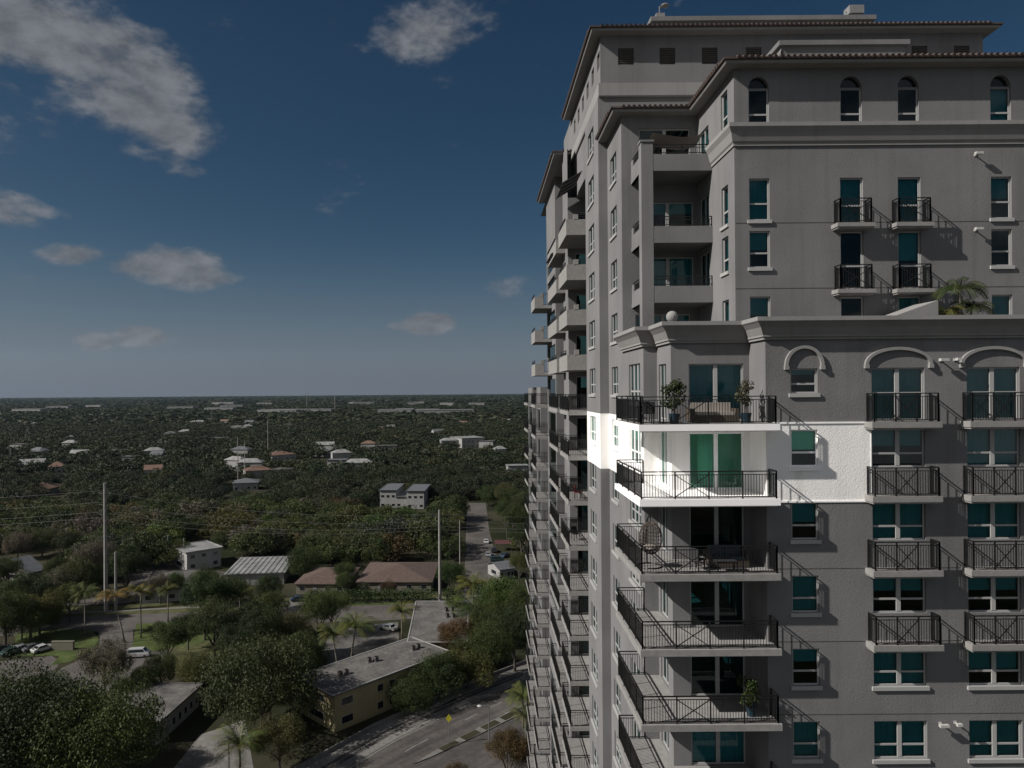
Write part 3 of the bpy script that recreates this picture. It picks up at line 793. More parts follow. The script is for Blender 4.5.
def sofa(x, y, z, w, label, mat='creamcloth', base='wicker', rz=0):
    o = empty('outdoor_sofa', (x,y,z), rz, label, 'sofa')
    MB().box(-w/2,w/2,-.4,.4,.05,.32).box(-w/2,-w/2+.14,-.4,.4,.321,.6).box(w/2-.14,w/2,-.4,.4,.321,.6).box(-w/2+.141,w/2-.141,.28,.4,.321,.75).build('frame', M[base], o)
    for i in range(2):
        a = -w/2+.16+i*(w/2-.16); MB().box(a,a+w/2-.18,-.38,.27,.325,.46).build('seat_cushion', M[mat], o)
        MB().box(a,a+w/2-.18,.12,.27,.465,.85).build('back_cushion', M[mat], o)
    for sx in (-1,1):
        for sy in (-1,1): MB().box(sx*(w/2-.08)-.03,sx*(w/2-.08)+.03,sy*.35-.03,sy*.35+.03,0,.05).build('leg', M['rail'], o)
    return o
sofa(10.0,29.9,z0,2.0,'long cream cushioned sofa behind the X panel of the top corner balcony')
sofa(10.5,29.8,FK(2),1.7,'dark wicker sofa with blue cushions on the balcony below the highlighted storey','bluepot')
def chair(x, y, z, rz, label, mat='darkcloth'):
    o = empty('patio_chair', (x,y,z), rz, label, 'chair')
    MB().box(-.24,.24,-.24,.24,.42,.47).build('seat', M[mat], o); MB().box(-.24,.24,.2,.25,.48,.92).build('backrest', M[mat], o)
    for sx in (-1,1):
        for sy in (-1,1): MB().bar((sx*.21,sy*.2,0),(sx*.21,sy*.2,.42),.035).build('leg', M['rail'], o)
        MB().bar((sx*.25,-.2,.65),(sx*.25,.22,.65),.04).bar((sx*.25,-.2,.42),(sx*.25,-.2,.65),.03).build('armrest', M['rail'], o)
    return o
def table(x, y, z, w, d, h, label):
    o = empty('patio_table', (x,y,z), 0, label, 'table'); MB().box(-w/2,w/2,-d/2,d/2,h-.05,h).build('tabletop', M['darkcloth'], o)
    for sx in (-1,1):
        for sy in (-1,1): MB().box(sx*(w/2-.05)-.025,sx*(w/2-.05)+.025,sy*(d/2-.05)-.025,sy*(d/2-.05)+.025,0,h-.051).build('leg', M['rail'], o)
table(7.3,29.6,z0,1.0,.7,.74,'dark square table at the left corner of the top corner balcony')
chair(7.3,30.5,z0,0,'black patio chair behind the table at the left of the top corner balcony')
chair(7.0,28.95,z0,3.1,'black patio chair in front of the table on the top corner balcony')
table(10.2,28.95,FK(2),.9,.5,.42,'low dark coffee table in front of the blue-cushioned sofa')
chair(9.1,29.2,FK(2),2.2,'black patio chair left of the coffee table under the highlighted storey')
eg = empty('egg_chair', (7.25,29.6,FK(2)), 0, 'round wicker hanging egg chair at the corner under the highlighted storey', 'hanging chair')
mb = MB()
for i in range(12):
    a = i*math.pi/12
    pts = [(.48*math.cos(t)*math.cos(a), .48*math.cos(t)*math.sin(a), 1.25+.68*math.sin(t)) for t in [j*math.tau/20 for j in range(21)]]
    mb.tube(pts, .014, 4, cap=False)
for j in range(-4,5):
    zz = j*.15; rr = .48*math.sqrt(max(0,1-(zz/.68)**2)); mb.tube([(rr*math.cos(t), rr*math.sin(t), 1.25+zz) for t in [q*math.tau/20 for q in range(3,19)]], .012, 4, cap=False)
mb.build('wicker_shell', M['wicker'], eg); mb = MB(); mb.tube([(0,.65,.05),(0,.75,1.0),(0,.6,1.9),(0,.2,2.2),(0,0,2.1)], .035, 8); mb.tube([(.5*math.cos(t),.5*math.sin(t)+.2,.03) for t in [q*math.tau/16 for q in range(17)]], .03, 6, cap=False); mb.bar((0,0,2.1),(0,0,1.93),.02)
mb.build('stand', M['rail'], eg); MB().ball((0,.0,.85), .34, .13, 12, 6).build('cushion', M['creamcloth'], eg, smooth=True)
rc = chair(6.9,48.6,FK(2),1.2,'red folding chair on a side balcony of the tower','redcloth')
b = chair(6.8,49.5,FK(3),.4,'dark lounge chair on a side balcony two floors under the highlighted storey')
# sail shade on the top loggia
mb = MB(); n = 10
a3, b3 = Vector(at(652,133,35.9)), Vector(at(703,133,36.0))
for i in range(n):
    for j in range(4):
        def S(u, v):
            p = a3.lerp(b3, u); sag = .35*math.sin(math.pi*u); return (p.x, p.y+v*1.2, p.z - sag*.55 - v*.25+ .05*math.sin(6*u))
        mb.quad(S(i/n,j/4),S((i+1)/n,j/4),S((i+1)/n,(j+1)/4),S(i/n,(j+1)/4))
tag(mb.build('sail_shade', M['creamcloth']), 'pale sail shade hung over the railing of the top loggia', 'sail shade')

# ------------------------------------------------------------------ ground, roads
def sheet(name, pts, z, mat, kind='structure', th=0, **kw):
    mb = MB(); P = [G(*p)[:2] if not isinstance(p, Vector) else (p.x,p.y) for p in pts]
    mb.quad(*[(x,y,-H+z) for x,y in P])
    if th:
        for i in range(len(P)):
            a, b = P[i], P[(i+1)%len(P)]; mb.quad((*a,-H+z-th),(*b,-H+z-th),(*b,-H+z),(*a,-H+z))
    o = mb.build(name, mat); tag(o, kind=kind, **kw); return o
g = MB(); g.quad((-9000,-300,-H),(9000,-300,-H),(9000,12400,-H),(-9000,12400,-H))
tag(g.build('ground', M['ground']), kind='structure')
def strip(name, pts, w0, w1, z, mat, th=0, dash=None, kind='structure'):
    """pts world 2D; offsets to the right hand side between w0 and w1"""
    mb = MB(); n = len(pts); L = []; Rr = []
    for i in range(n):
        a = Vector(pts[max(i-1,0)]); b = Vector(pts[min(i+1,n-1)]); d = (b-a).normalized(); nn = Vector((d.y,-d.x)); p = Vector(pts[i])
        L.append(p+nn*w0); Rr.append(p+nn*w1)
    for i in range(n-1):
        if dash:
            seg = (L[i+1]-L[i]).length; t = 0
            while t < seg:
                u, v = t/seg, min(1,(t+dash[0])/seg); a, b = L[i].lerp(L[i+1],u), L[i].lerp(L[i+1],v); c, e = Rr[i].lerp(Rr[i+1],v), Rr[i].lerp(Rr[i+1],u)
                mb.quad(*[(q.x,q.y,-H+z) for q in (a,b,c,e)]); t += sum(dash)
        else:
            q4 = [(q.x,q.y,-H+z) for q in (L[i],L[i+1],Rr[i+1],Rr[i])]; mb.quad(*q4)
            if th:
                for s in (L, Rr): mb.quad((s[i].x,s[i].y,-H+z-th),(s[i+1].x,s[i+1].y,-H+z-th),(s[i+1].x,s[i+1].y,-H+z),(s[i].x,s[i].y,-H+z))
    o = mb.build(name, mat); tag(o, kind=kind); return o
# main avenue: upper kerb line walked left to right
E = [G(*p)[:2] for p in ((150,850),(235,805),(307,767),(375,729),(455,692),(527,664),(575,648))]
e2 = Vector(E[-1])+ (Vector(E[-1])-Vector(E[-2])).normalized()*60; E.append((e2.x,e2.y))
E = [(Vector(E[0])-(Vector(E[1])-Vector(E[0])).normalized()*60)[:]]+E
strip('avenue', E, 0, 40, .02, M['highway'])
strip('sidewalk', E, -.2, 2.0, .15, M['sidewalk'], .15)
strip('verge', E, -1.6, -.55, .03, M['drygrass'])
wl = MB(); n = len(E)
o = strip('boundary_wall', E, -.5, -.25, .75, M['sidewalk'], .8); del o['kind']; tag(o, 'low pale concrete wall running along the far side of the avenue', 'wall')
strip('bike_lane', E, 3.6, 5.2, .028, M['sidewalk'])
strip('lane_line', E, 5.5, 5.65, .033, M['paint']); strip('lane_line', E, 2.6, 2.75, .033, M['paint'])
strip('lane_line', E, 9.2, 9.35, .033, M['paint'], dash=(3,9)); strip('lane_line', E, 12.8, 12.95, .033, M['paint'], dash=(3,9))
strip('lane_line', E, 31, 31.15, .033, M['paint'], dash=(3,9))
def median():
    A = Vector(G(417,763)[:2]); B = Vector(G(522,710)[:2]); d = (B-A).normalized(); nn = Vector((d.y,-d.x)); L = (B-A).length+26; mb = MB()
    pts = [A-d*.5]; 
    for t in (.05,.25,.5,.75,1): pts.append(A+d*L*t - nn*(.3+.75*min(1,t*3)))
    back = [A+d*L*t + nn*(.3+.75*min(1,t*3)) for t in (1,.75,.5,.25,.05)]
    P = pts+back
    mb.quad(*[(p.x,p.y,-H+.17) for p in P][::-1])
    for i in range(len(P)):
        a, b = P[i], P[(i+1)%len(P)]; mb.quad((a.x,a.y,-H),(b.x,b.y,-H),(b.x,b.y,-H+.17),(a.x,a.y,-H+.17))
    tag(mb.build('median_island', M['sidewalk']), kind='structure')
    m2 = MB(); t = 5
    while t < L-2:
        c = A+d*t; 
        w = min(.75, .2+t*.08); m2.quad(*[(q.x,q.y,-H+.176) for q in (c-nn*w, c+d*3.6-nn*w, c+d*3.6+nn*w, c+nn*w)]); t += 4.8
    tag(m2.build('median_planting', M['ground']), kind='structure')
    return A, d, L
MA, MD, ML = median()
# cross street and other paving (y 600-626)
cs = [G(*p)[:2] for p in ((-120,632),(0,627),(110,622),(250,615),(380,612),(470,607),(560,604))]
strip('cross_street', cs, -6.0, 7.0, .025, M['asphalt'])
strip('sidewalk', cs, -9.5, -8.3, .12, M['sidewalk'], .12)
strip('grass_verge', cs, -14.5, -9.6, .03, M['drygrass']); strip('grass_verge', cs, -8.2, -6.2, .03, M['grass'])
sheet('side_street', [(466,610),(500,606),(503,585),(497,560),(489,530),(486,503),(467,503),(466,530),(465,560),(464,585)], .032, M['asphalt'])
sheet('parking_access', [(60,690),(92,680),(118,664),(135,650),(132,638),(133,622),(62,624),(100,636),(100,645),(90,655),(55,672),(-5,690),(-60,700),(-60,662),(-5,662),(48,657),(20,668)], .03, M['asphalt']) if False else None
sheet('access_road', [(20,705),(120,690),(150,660),(133,640),(133,617),(90,618),(100,636),(99,648),(84,658),(62,668),(40,680)], .031, M['asphalt'])
sheet('parking_lot', [(-60,668),(52,656),(60,662),(45,690),(-60,700)], .036, M['asphalt'])
sheet('lawn', [(15,634),(55,629),(92,630),(99,640),(92,650),(70,662),(50,666),(60,656),(15,656)], .05, M['grass'])
sheet('lawn', [(136,624),(215,620),(215,640),(128,656),(134,640)], .05, M['grass'])
sheet('lawn', [(175,640),(235,632),(240,690),(195,680),(160,668)], .045, M['drygrass'])
sheet('lawn', [(0,612),(100,606),(240,600),(240,611),(135,614),(0,619)], .04, M['drygrass'])
sheet('driveway', [(115,668),(148,652),(200,648),(196,660),(160,672),(130,690)], .041, M['asphalt'])
sheet('gravel_lot', [(40,607),(120,604),(215,590),(225,572),(150,560),(122,575),(130,592)], .042, M['asphalt'])
sheet('yard', [(330,630),(398,622),(400,660),(345,672),(320,665)], .043, M['roofold'])
sheet('driveway', [(288,612),(308,612),(306,596),(290,598)], .05, M['sidewalk'])
sheet('yard', [(165,780),(255,776),(245,720),(200,735)], .046, M['sidewalk'])
sheet('lawn', [(255,700),(330,650),(460,700),(400,715),(320,756),(260,790)], .02, M['ground'])

# ------------------------------------------------------------------ buildings in the neighbourhood
def rect_from(p, q, w, side=1):
    """ground rectangle from base edge p->q (world 2D) and width w to the left (side=1)"""
    p, q = Vector(p), Vector(q); d = (q-p).normalized(); n = Vector((-d.y,d.x))*side; return [p, q, q+n*w, p+n*w]
def house(label, c, ang, L, W, h, roof='gable', wallm='whitewall', roofm='greyroof', rh=1.6, name='house', group=None, cat='house', nwin=4, oh=.5, storeys=1, detail=True):
    o = empty(name, (c[0],c[1],-H), ang, label, cat, group); a, b = L/2, W/2
    mb = MB(); mb.box(-a,a,-b,b,-.5,h)
    if roof == 'gable':
        mb.quad((-a,-b,h),(-a,0,h+rh),(-a,b,h)); mb.quad((a,-b,h),(a,b,h),(a,0,h+rh))
    mb.build('wall', M[wallm], o)
    r = MB(); A, B = a+oh, b+oh; e = h-.05-(rh*oh/b if roof == 'gable' else .0); t = .14
    if roof == 'gable':
        top = [(-A,0,h+rh+.02),(A,0,h+rh+.02)]
        for s in (-1,1):
            r.quad((-A,s*B,e),(A,s*B,e),top[1],top[0]); r.quad((-A,s*B,e+t),(A,s*B,e+t),(A,0,h+rh+t+.02),(-A,0,h+rh+t+.02)); r.quad((-A,s*B,e),(A,s*B,e),(A,s*B,e+t),(-A,s*B,e+t))
            for q in (-A,A): r.quad((q,s*B,e),(q,0,h+rh+.02),(q,0,h+rh+t+.02),(q,s*B,e+t))
    elif roof == 'hip':
        k = max(0.1, A-B); e = h+.01
        r.quad((-A,-B,e),(A,-B,e),(k,0,h+rh),(-k,0,h+rh)); r.quad((A,B,e),(-A,B,e),(-k,0,h+rh),(k,0,h+rh))
        r.quad((-A,B,e),(-A,-B,e),(-k,0,h+rh)); r.quad((A,-B,e),(A,B,e),(k,0,h+rh)); r.box(-A,A,-B,B,e-.2,e-.01)
    elif roof == 'ribbed':
        r.box(-A,A,-B,B,h+.01,h+.25)
        for i in range(int(2*A/1.6)): r.box(-A+.6+i*1.6,-A+.85+i*1.6,-B-.05,B+.05,h+.251,h+.4)
    else:
        r.box(-A,A,-B,B,h+.01,h+.22); r.box(-A+.3,A-.3,-B+.3,B-.3,h+.221,h+.24)
        for s in (-1,1): r.box(-A,A,s*B-.12,s*B+.12,h+.222,h+.4); r.box(s*A-.12,s*A+.12,-B+.13,B-.13,h+.222,h+.4)
    r.build('roof', M[roofm], o)
    if detail:
        hs = h/storeys
        for f in range(storeys):
            for i in range(nwin):
                x = -a+L*(i+.5)/nwin; w = .8 if L/nwin > 2.5 else .5
                for sy in (-1,1):
                    if i == 1 and f == 0 and sy == -1:
                        wd_ = MB().box(x-.5,x+.5,-b-.06,-b-.003,0,2.1).build('door', M['greymetal'], o); continue
                    wd_ = MB().box(x-w,x+w,sy*b,sy*(b+.05),f*hs+.9,f*hs+2.2).build('window', M['frame'], o)
                    MB().box(x-w+.08,x+w-.08,sy*(b+.052),sy*(b+.06),f*hs+.98,f*hs+2.12).build('pane', M['darkglass'], wd_)
        for sx in (-1,1):
            wd_ = MB().box(sx*a,sx*(a+.05),-b*.4,b*.4,.9,2.2).build('window', M['frame'], o); MB().box(sx*(a+.052),sx*(a+.06),-b*.4+.08,b*.4-.08,.98,2.12).build('pane', M['darkglass'], wd_)
    return o

# yellow two-storey block: long wing + end wing
ya = empty('apartment_building', G(335,735), 0, 'two-storey yellow flat-roofed apartment building beside the avenue', 'apartment building')
Y0 = Vector(G(335,735)[:2]); hh = 6.2
def roofpt(x, y): p = G(x,y,hh+.3); return Vector(p[:2])
c0, c1 = roofpt(335,694), roofpt(447,652)         # front eave line near corner -> far
c3 = roofpt(324,688); c4 = roofpt(410,636)
d = (c1-c0).normalized(); nl = Vector((-d.y,d.x))
Wd = 11.0; Lw = (c1-c0).length
foot = [c0, c1, c1+nl*Wd, c0+nl*Wd]
wing2 = [roofpt(409,641), roofpt(466,641), roofpt(467,602), roofpt(417,602)]
def prism(mb, P, z0, z1, top=True):
    n = len(P)
    for i in range(n):
        a, b = P[i], P[(i+1)%n]; mb.quad((a.x,a.y,z0),(b.x,b.y,z0),(b.x,b.y,z1),(a.x,a.y,z1))
    if top: mb.quad(*[(p.x,p.y,z1) for p in P])
    return mb
def shift(P): return [p-Y0 for p in P]
prism(MB(), shift(foot), -.3, hh).build('wall', M['yellowwall'], ya); prism(MB(), shift(wing2), -.3, hh-.02).build('wall', M['yellowwall'], ya)
def grow(P, k):
    c = sum(P, Vector((0,0)))/len(P); return [p+(p-c).normalized()*k for p in P]
def roofslab(P, z, name='roof'):
    mb = MB(); P2 = grow(P,.7); prism(mb, P2, z, z+.28); mb.quad(*[(p.x,p.y,z) for p in P2][::-1])
    ro = mb.build(name, M['roofgrey'], ya)
    e = MB(); n = len(P2)
    for i in range(n): a, b = P2[i], P2[(i+1)%n]; e.bar((a.x,a.y,z+.3),(b.x,b.y,z+.3),.22,.16)
    e.build('parapet', M['whitewall'], ro)
roofslab(shift(foot), hh+.02); roofslab(shift(wing2), hh+.005)
ang = math.atan2(d.y,d.x)
def wwin(u, zc, w, hw=.65):
    for P_, s in ((c0, 0),):
        p = c0+d*u - nl*.03 - Y0; o = MB().box(-w/2,w/2,-.04,.0,-hw,hw).build('window', M['frame'], ya, (p.x,p.y,zc), ang)
        MB().box(-w/2+.07,w/2-.07,-.055,-.041,-hw+.07,hw-.07).build('pane', M['darkglass'], o)
for u, w in ((3.2,2.4),(12.5,1.3),(16,1.3),(23.5,2.6),(30,2.2)):
    for zc in (1.6,4.7):
        if u < Lw: wwin(u*Lw/34, zc, w)
for f in (1.6,4.7):      # end wall
    p = c0+nl*Wd*.5-d*.03-Y0; o = MB().box(-2.2,2.2,-.04,0,-.7,.7).build('window', M['frame'], ya, (p.x,p.y,f), ang-math.pi/2); MB().box(-2.1,2.1,-.055,-.041,-.6,.6).build('pane', M['darkglass'], o)
# roof units
def ac(x, y, n, label):
    p = G(x,y,hh+.3); o = empty('air_conditioner', (p[0],p[1],-H+hh+.32), ang, label, 'air conditioner')
    MB().box(-.38,.38,-.34,.34,.12,.8).build('casing', M['louver'], o); MB().tube([(0,0,.801),(0,0,.86)], .28, 12).build('fan_grille', M['rail'], o)
    MB().box(-.55,.55,-.5,.5,0,.119).build('base_frame', M['metal'], o)
for i, (x,y,t) in enumerate(((340,676,'nearest the left end of the yellow building roof'),(346,674,'second from the left end of the yellow building roof'),(369,662,'left of the pair in mid roof of the yellow building'),(376,661,'right of the pair in mid roof of the yellow building'),(413,650,'left one above the far windows of the yellow building'),(418,648,'right one above the far windows of the yellow building'),
    (446,611,'at the back of the grey end roof, left'),(452,611,'at the back of the grey end roof, right'),(447,617,'in front row of the four on the grey end roof, left'),(453,617,'in front row of the four on the grey end roof, right'),(443,631,'left of the two by the rust tree on the end roof'),(449,631,'right of the two by the rust tree on the end roof'))):
    ac(x, y, 1, 'grey rooftop air conditioner '+t)

def H2(label, xy0, xy1, W, h, **kw):
    """front base edge between two image ground points"""
    p, q = Vector(G(*xy0)[:2]), Vector(G(*xy1)[:2]); dd = (q-p).normalized(); n = Vector((-dd.y,dd.x)); c = (p+q)/2+n*W/2
    return house(label, c, math.atan2(dd.y,dd.x), (q-p).length, W, h, **kw)
H2('low long building with a stained grey flat roof at lower left', (158,745), (199,706), 13, 3.6, roof='flat', roofm='roofold', wallm='whitewall', nwin=7)
H2('long house with a brown hipped roof behind the hedge, right one', (358,592), (431,592), 22, 3.0, roof='hip', roofm='brownroof', wallm='creamwall', rh=2.4, nwin=5)
H2('house with a brown hipped roof behind the hedge, left one', (296,594), (346,594), 18, 3.0, roof='hip', roofm='brownroof', wallm='creamwall', rh=2.2)
H2('low building with a ribbed pale metal roof beside the dark trees', (226,586), (284,584), 20, 3.4, roof='ribbed', roofm='whiteroof', wallm='whitewall')
H2('two-storey white building behind the gravel lot', (187,572), (221,566), 13, 6.0, roof='flat', roofm='whiteroof', wallm='whitewall', storeys=2, nwin=3)
H2('low grey-roofed house behind the leaning palm', (142,604), (190,600), 20, 3.2, roof='flat', roofm='roofgrey', wallm='whitewall')
H2('house with grey gabled roof and cream gable end among left trees', (28,584), (44,580), 15, 3.4, roof='gable', roofm='greyroof', wallm='creamwall', rh=3.4)
H2('left white two-storey house with dark flat roof in the middle trees', (380,508), (396,508), 24, 8.5, roof='flat', roofm='greyroof', storeys=2, nwin=3)
H2('right white two-storey house with dark flat roof in the middle trees', (407,509), (424,509), 24, 8.5, roof='flat', roofm='greyroof', storeys=2, nwin=3)
H2('white low house between the two taller white ones', (396,508), (407,508), 18, 5.5, roof='flat', roofm='whiteroof', nwin=2)
H2('white two-storey block near the right of the distant trees', (462,448), (484,447), 30, 9.5, roof='flat', roofm='whiteroof', storeys=2, nwin=5)
H2('small shed with blue-grey roof beside the side street trees', (500,580), (514,578), 8, 3.2, roof='gable', roofm='greyroof', rh=1.2)
H2('blue-roofed small house far right of the pole line', (233,491), (258,490), 14, 4.5, roof='hip', roofm='greyroof', rh=2)
H2('terracotta roofed house with pale front in the left distance', (272,461), (296,459), 20, 4.5, roof='hip', roofm='redroof', rh=3)
H2('wide white-roofed house beside the terracotta one', (294,449), (318,448), 22, 6, roof='flat', roofm='whiteroof')
H2('pale house with a broken dark roof behind the waterway trees', (326,457), (346,455), 16, 5.5, roof='gable', roofm='whiteroof', rh=3)
H2('white house with steep roofs at far left', (16,473), (42,472), 20, 5.5, roof='gable', roofm='whiteroof', rh=3.5)
H2('pale house right of the steep-roofed white one', (48,474), (66,473), 16, 5, roof='hip', roofm='redroof', rh=3)
H2('pink-roofed low house under the power lines', (48,496), (64,492), 14, 4, roof='hip', roofm='redroof', rh=3)

# scattered distant houses
hrng = random.Random(5); hg = 'low houses scattered through the distant trees'
HP = []
for i in range(56):
    y = 421+hrng.random()**1.3*62; x = hrng.uniform(2,520)
    p = G(x,y); s = hrng.random()
    HP.append((x,y)); L = hrng.uniform(9,19)
    rm = hrng.choice(['whiteroof','whiteroof','greyroof','redroof','whiteroof','roofgrey'])
    house({'whiteroof':'low house with a white roof half hidden in the distant trees','greyroof':'low house with a grey roof half hidden in the distant trees','redroof':'low house with a terracotta roof half hidden in the distant trees','roofgrey':'low house with a flat dull roof half hidden in the distant trees'}[rm],
          p, hrng.uniform(-.5,.5), L, hrng.uniform(7,11), hrng.uniform(6,8.5), roof=('flat' if rm=='roofgrey' else hrng.choice(['gable','hip','flat'])), roofm=rm, wallm='whitewall', rh=2.5, group=hg+' ('+rm+')', detail=False)
wg = 'white warehouses near the horizon'
for i in range(22):
    y = hrng.choice([405,406,408,410,411.5,413,413.5]) + hrng.random(); x = hrng.uniform(0,522)
    if i < 5: x, y = ((182,410.5),(60,410),(300,414),(395,414.5),(445,415))[i]
    p = G(x,y); L = hrng.uniform(60,170)*(1.3 if i < 5 else .6)
    house('long white warehouse just below the horizon', p, hrng.uniform(-.1,.1), L, 40, 9+ (p[1]/500), roof='flat', roofm='whiteroof', wallm='whitewall', name='warehouse', cat='warehouse', group=wg, detail=False)

# ------------------------------------------------------------------ poles and wires
def pole(xy, top, r, label, arms=(), name='utility_pole', mat='concrete_pole', dbl=False):
    p = G(*xy); Dp = p[1]; b_ = unroll(*xy)[1]; ht = H + (PY-unroll(xy[0],top)[1])*Dp/F
    o = empty(name, p, 0, label, 'utility pole'); MB().tube([(0,0,-.5),(0,0,ht*.5),(0,0,ht)], [r,r*.85,r*.7], 8).build('shaft', M[mat], o)
    if dbl: MB().tube([(r*1.9,0,-.5),(r*1.9,0,ht-4)], [r*.6,r*.5], 8).build('shaft', M[mat], o)
    for z_ in arms:
        MB().tube([(0,0,ht-z_),(-1.6,-.3,ht-z_+.5)], .09, 6).build('insulator_arm', M['metal'], o)
    return p, ht
pA, hA_ = pole((106,612), 483, .55, 'tallest concrete utility pole at left with wires on short arms', (3,6,8.5))
pB, hB_ = pole((116,610), 552, .4, 'shorter pole standing right of the tallest utility pole')
pC, hC_ = pole((440,601), 510, .42, 'concrete utility pole behind the yellow building roof', (2,4))
def small_pole(x, yb, yt, r=.16, lab=''):
    return pole((x,yb), yt, r, lab)
small_pole(168,566,535,.2,'thin pole at the corner of the gravel lot')
small_pole(184,567,538,.2,'thin pole in front of the two-storey white building')
small_pole(238,482,437,.32,'pale mast left of the far mast pair'); small_pole(245,482,441,.3,'shorter pale mast beside the far mast pair')
small_pole(11,466,448,.3,'slim mast at the far left shore'); small_pole(268,458,420,.35,'pale mast in the middle distance')
small_pole(307,408.5,392.5,1.2,'tall white tower mast on the horizon'); small_pole(335,412,396,1.0,'thin lattice mast on the horizon')
small_pole(460,565,520,.2,'wooden pole left of the side street')
wires = MB()
for z_ in (2.5,5.5,8.0,9.5):
    a = Vector(pA)+Vector((-1.6,-.3,hA_-z_+.5)); c = Vector(pC)+Vector((-1.6,-.3,hC_-z_*.6+.5))
    b = a+Vector((-150,-12,2))
    for (s, e, sag) in ((a,b,3.0),(a,c,2.6)):
        wires.tube([tuple(s.lerp(e,t)-Vector((0,0,4*sag*t*(1-t)))) for t in [i/14 for i in range(15)]], .03, 4)
    e = c+Vector((110,8,0)); wires.tube([tuple(c.lerp(e,t)-Vector((0,0,4*2*t*(1-t)))) for t in [i/10 for i in range(11)]], .03, 4)
tag(wires.build('power_lines', M['wire']), 'thin power lines strung between the tall concrete utility poles', 'power lines')
def street_lamp(x, yb, yt, arm, label):
    p = G(x,yb); ht = H+(PY-unroll(x,yt)[1])*p[1]/F; o = empty('street_lamp', p, 0, label, 'street lamp')
    MB().tube([(0,0,0),(0,0,ht*.6),(0,0,ht-.3),(arm*.3,0,ht),(arm,-.1,ht+.1)], [.12,.09,.07,.05,.045], 8).build('pole', M['metal'], o)
    MB().ball((arm*1.15,-.1,ht+.08), .38, .1, 10, 6).build('lamp_head', M['lampwhite'], o)
street_lamp(484,678,628,1.9,'street lamp between the hedge trees and the avenue')
street_lamp(489,750,706,-1.3,'street lamp on the avenue near the tower')
street_lamp(229,778,735,1.9,'street lamp near the bottom left below the big trees')
sp = G(449,745); o = empty('road_sign', sp, 0, 'yellow diamond road sign on a thin post beside the median', 'road sign')
hs = H+(PY-unroll(449,717)[1])*sp[1]/F
MB().tube([(0,0,0),(0,0,hs)], .06, 6).build('post', M['metal'], o)
mb = MB(); mb.v += [(0,-.08,hs-.9),(.5,-.08,hs-.2),(0,-.08,hs+.5),(-.5,-.08,hs-.2),(0,-.04,hs-.9),(.5,-.04,hs-.2),(0,-.04,hs+.5),(-.5,-.04,hs-.2)]
for f in ((0,1,2,3),(7,6,5,4),(0,4,5,1),(1,5,6,2),(2,6,7,3),(3,7,4,0)): mb.f.append(f); mb.m.append(0)
mb.build('sign_plate', simple('yellow_sign', (.32,.30,.02), .5), o)

# ------------------------------------------------------------------ cars
def car_meshes(kind, van=False):
    L, W = 4.6, 1.82
    prof = [(-2.3,.35),(-2.3,.75),(-2.15,.9),(-1.75,.95),(-1.15,1.42),(.35,1.46),(1.05,1.0),(1.95,.88),(2.25,.7),(2.3,.35)]
    if van: prof = [(-2.3,.35),(-2.3,1.0),(-2.2,1.85),(-1.9,1.95),(1.0,1.95),(1.5,1.35),(2.1,1.15),(2.3,.8),(2.3,.35)]
    mb = MB(); n = len(prof)
    hw = lambda z: W/2*(1 if z < .95 else 1-.16*(z-.95)/.5)
    for i in range(n-1):
        (x0,z0),(x1,z1) = prof[i], prof[i+1]; mb.quad((x0,-hw(z0),z0),(x1,-hw(z1),z1),(x1,hw(z1),z1),(x0,hw(z0),z0))
    for s in (-1,1): mb.quad(*[(x,s*hw(z),z) for x,z in prof])
    mb.quad((-2.3,-W/2,.35),(2.3,-W/2,.35),(2.3,W/2,.35),(-2.3,W/2,.35))
    gl = MB(); g_ = (1.0,1.4) if not van else (1.25,1.8)
    for s in (-1,1):
        y = lambda z: s*(hw(z)+.012)
        gl.quad((-1.25 if not van else -1.9,y(g_[0]),g_[0]),(.8 if not van else 1.35,y(g_[0]),g_[0]),(.3 if not van else 1.0,y(g_[1]),g_[1]),(-1.0 if not van else -1.9,y(g_[1]),g_[1]))
    if not van:
        gl.quad((.42,-.7,1.44),(.42,.7,1.44),(1.0,.78,1.06),(1.0,-.78,1.06)); gl.quad((-1.66,-.76,1.04),(-1.66,.76,1.04),(-1.2,.7,1.41),(-1.2,-.7,1.41))
    else: gl.quad((1.06,-.72,1.9),(1.06,.72,1.9),(1.5,.78,1.38),(1.5,-.78,1.38))
    wh = MB(); 
    wh.tube([(0,-.11,0),(0,.11,0)], .33, 14)
    return mb.mesh('body', CP[kind]), gl.mesh('windows', M['darkglass']), wh.mesh('wheel', M['tyre'])
_cars = {}
def car(xy, rz, kind, label, van=False, group=None):
    key = (kind, van)
    if key not in _cars: _cars[key] = car_meshes(kind, van)
    b, g_, w = _cars[key]; p = G(*xy); o = empty('parked_van' if van else 'parked_car', (p[0],p[1],-H+.04), rz, label, 'van' if van else 'car', group)
    link('body', b, o); link('windows', g_, o)
    for sx in (-1.45,1.4):
        for sy in (-.84,.84): link('wheel', w, o, (sx,sy,.33))
    hl = MB().box(2.27,2.33,-.8,-.45,.6,.75).mesh('headlight', M['lampwhite']); link('headlight', hl, o); link('headlight', hl, o, (0,1.25,0))
    return o
car((1,652),1.0,'black','black car at the left edge of the small parking lot')
car((12,654),1.0,'green','dark green car beside the black one in the small parking lot')
car((22,651),1.0,'silver','silver car third from the left in the small parking lot')
car((33,650),1.0,'grey','grey car fourth from the left in the small parking lot')
car((43,651),1.0,'white','white car at the right end of the small parking lot row')
car((139,657),.15,'white','white van parked on the driveway behind the bare tree', van=True)
car((388,630),2.6,'white','white car beside the palm behind the yellow building')
car((299,601),.3,'blue','dark blue car in the driveway of the left brown-roofed house')
car((488,556),1.6,'silver','silver car at the kerb of the side street')
car((494,552),1.6,'black','black car in front of the red canopy by the side street')
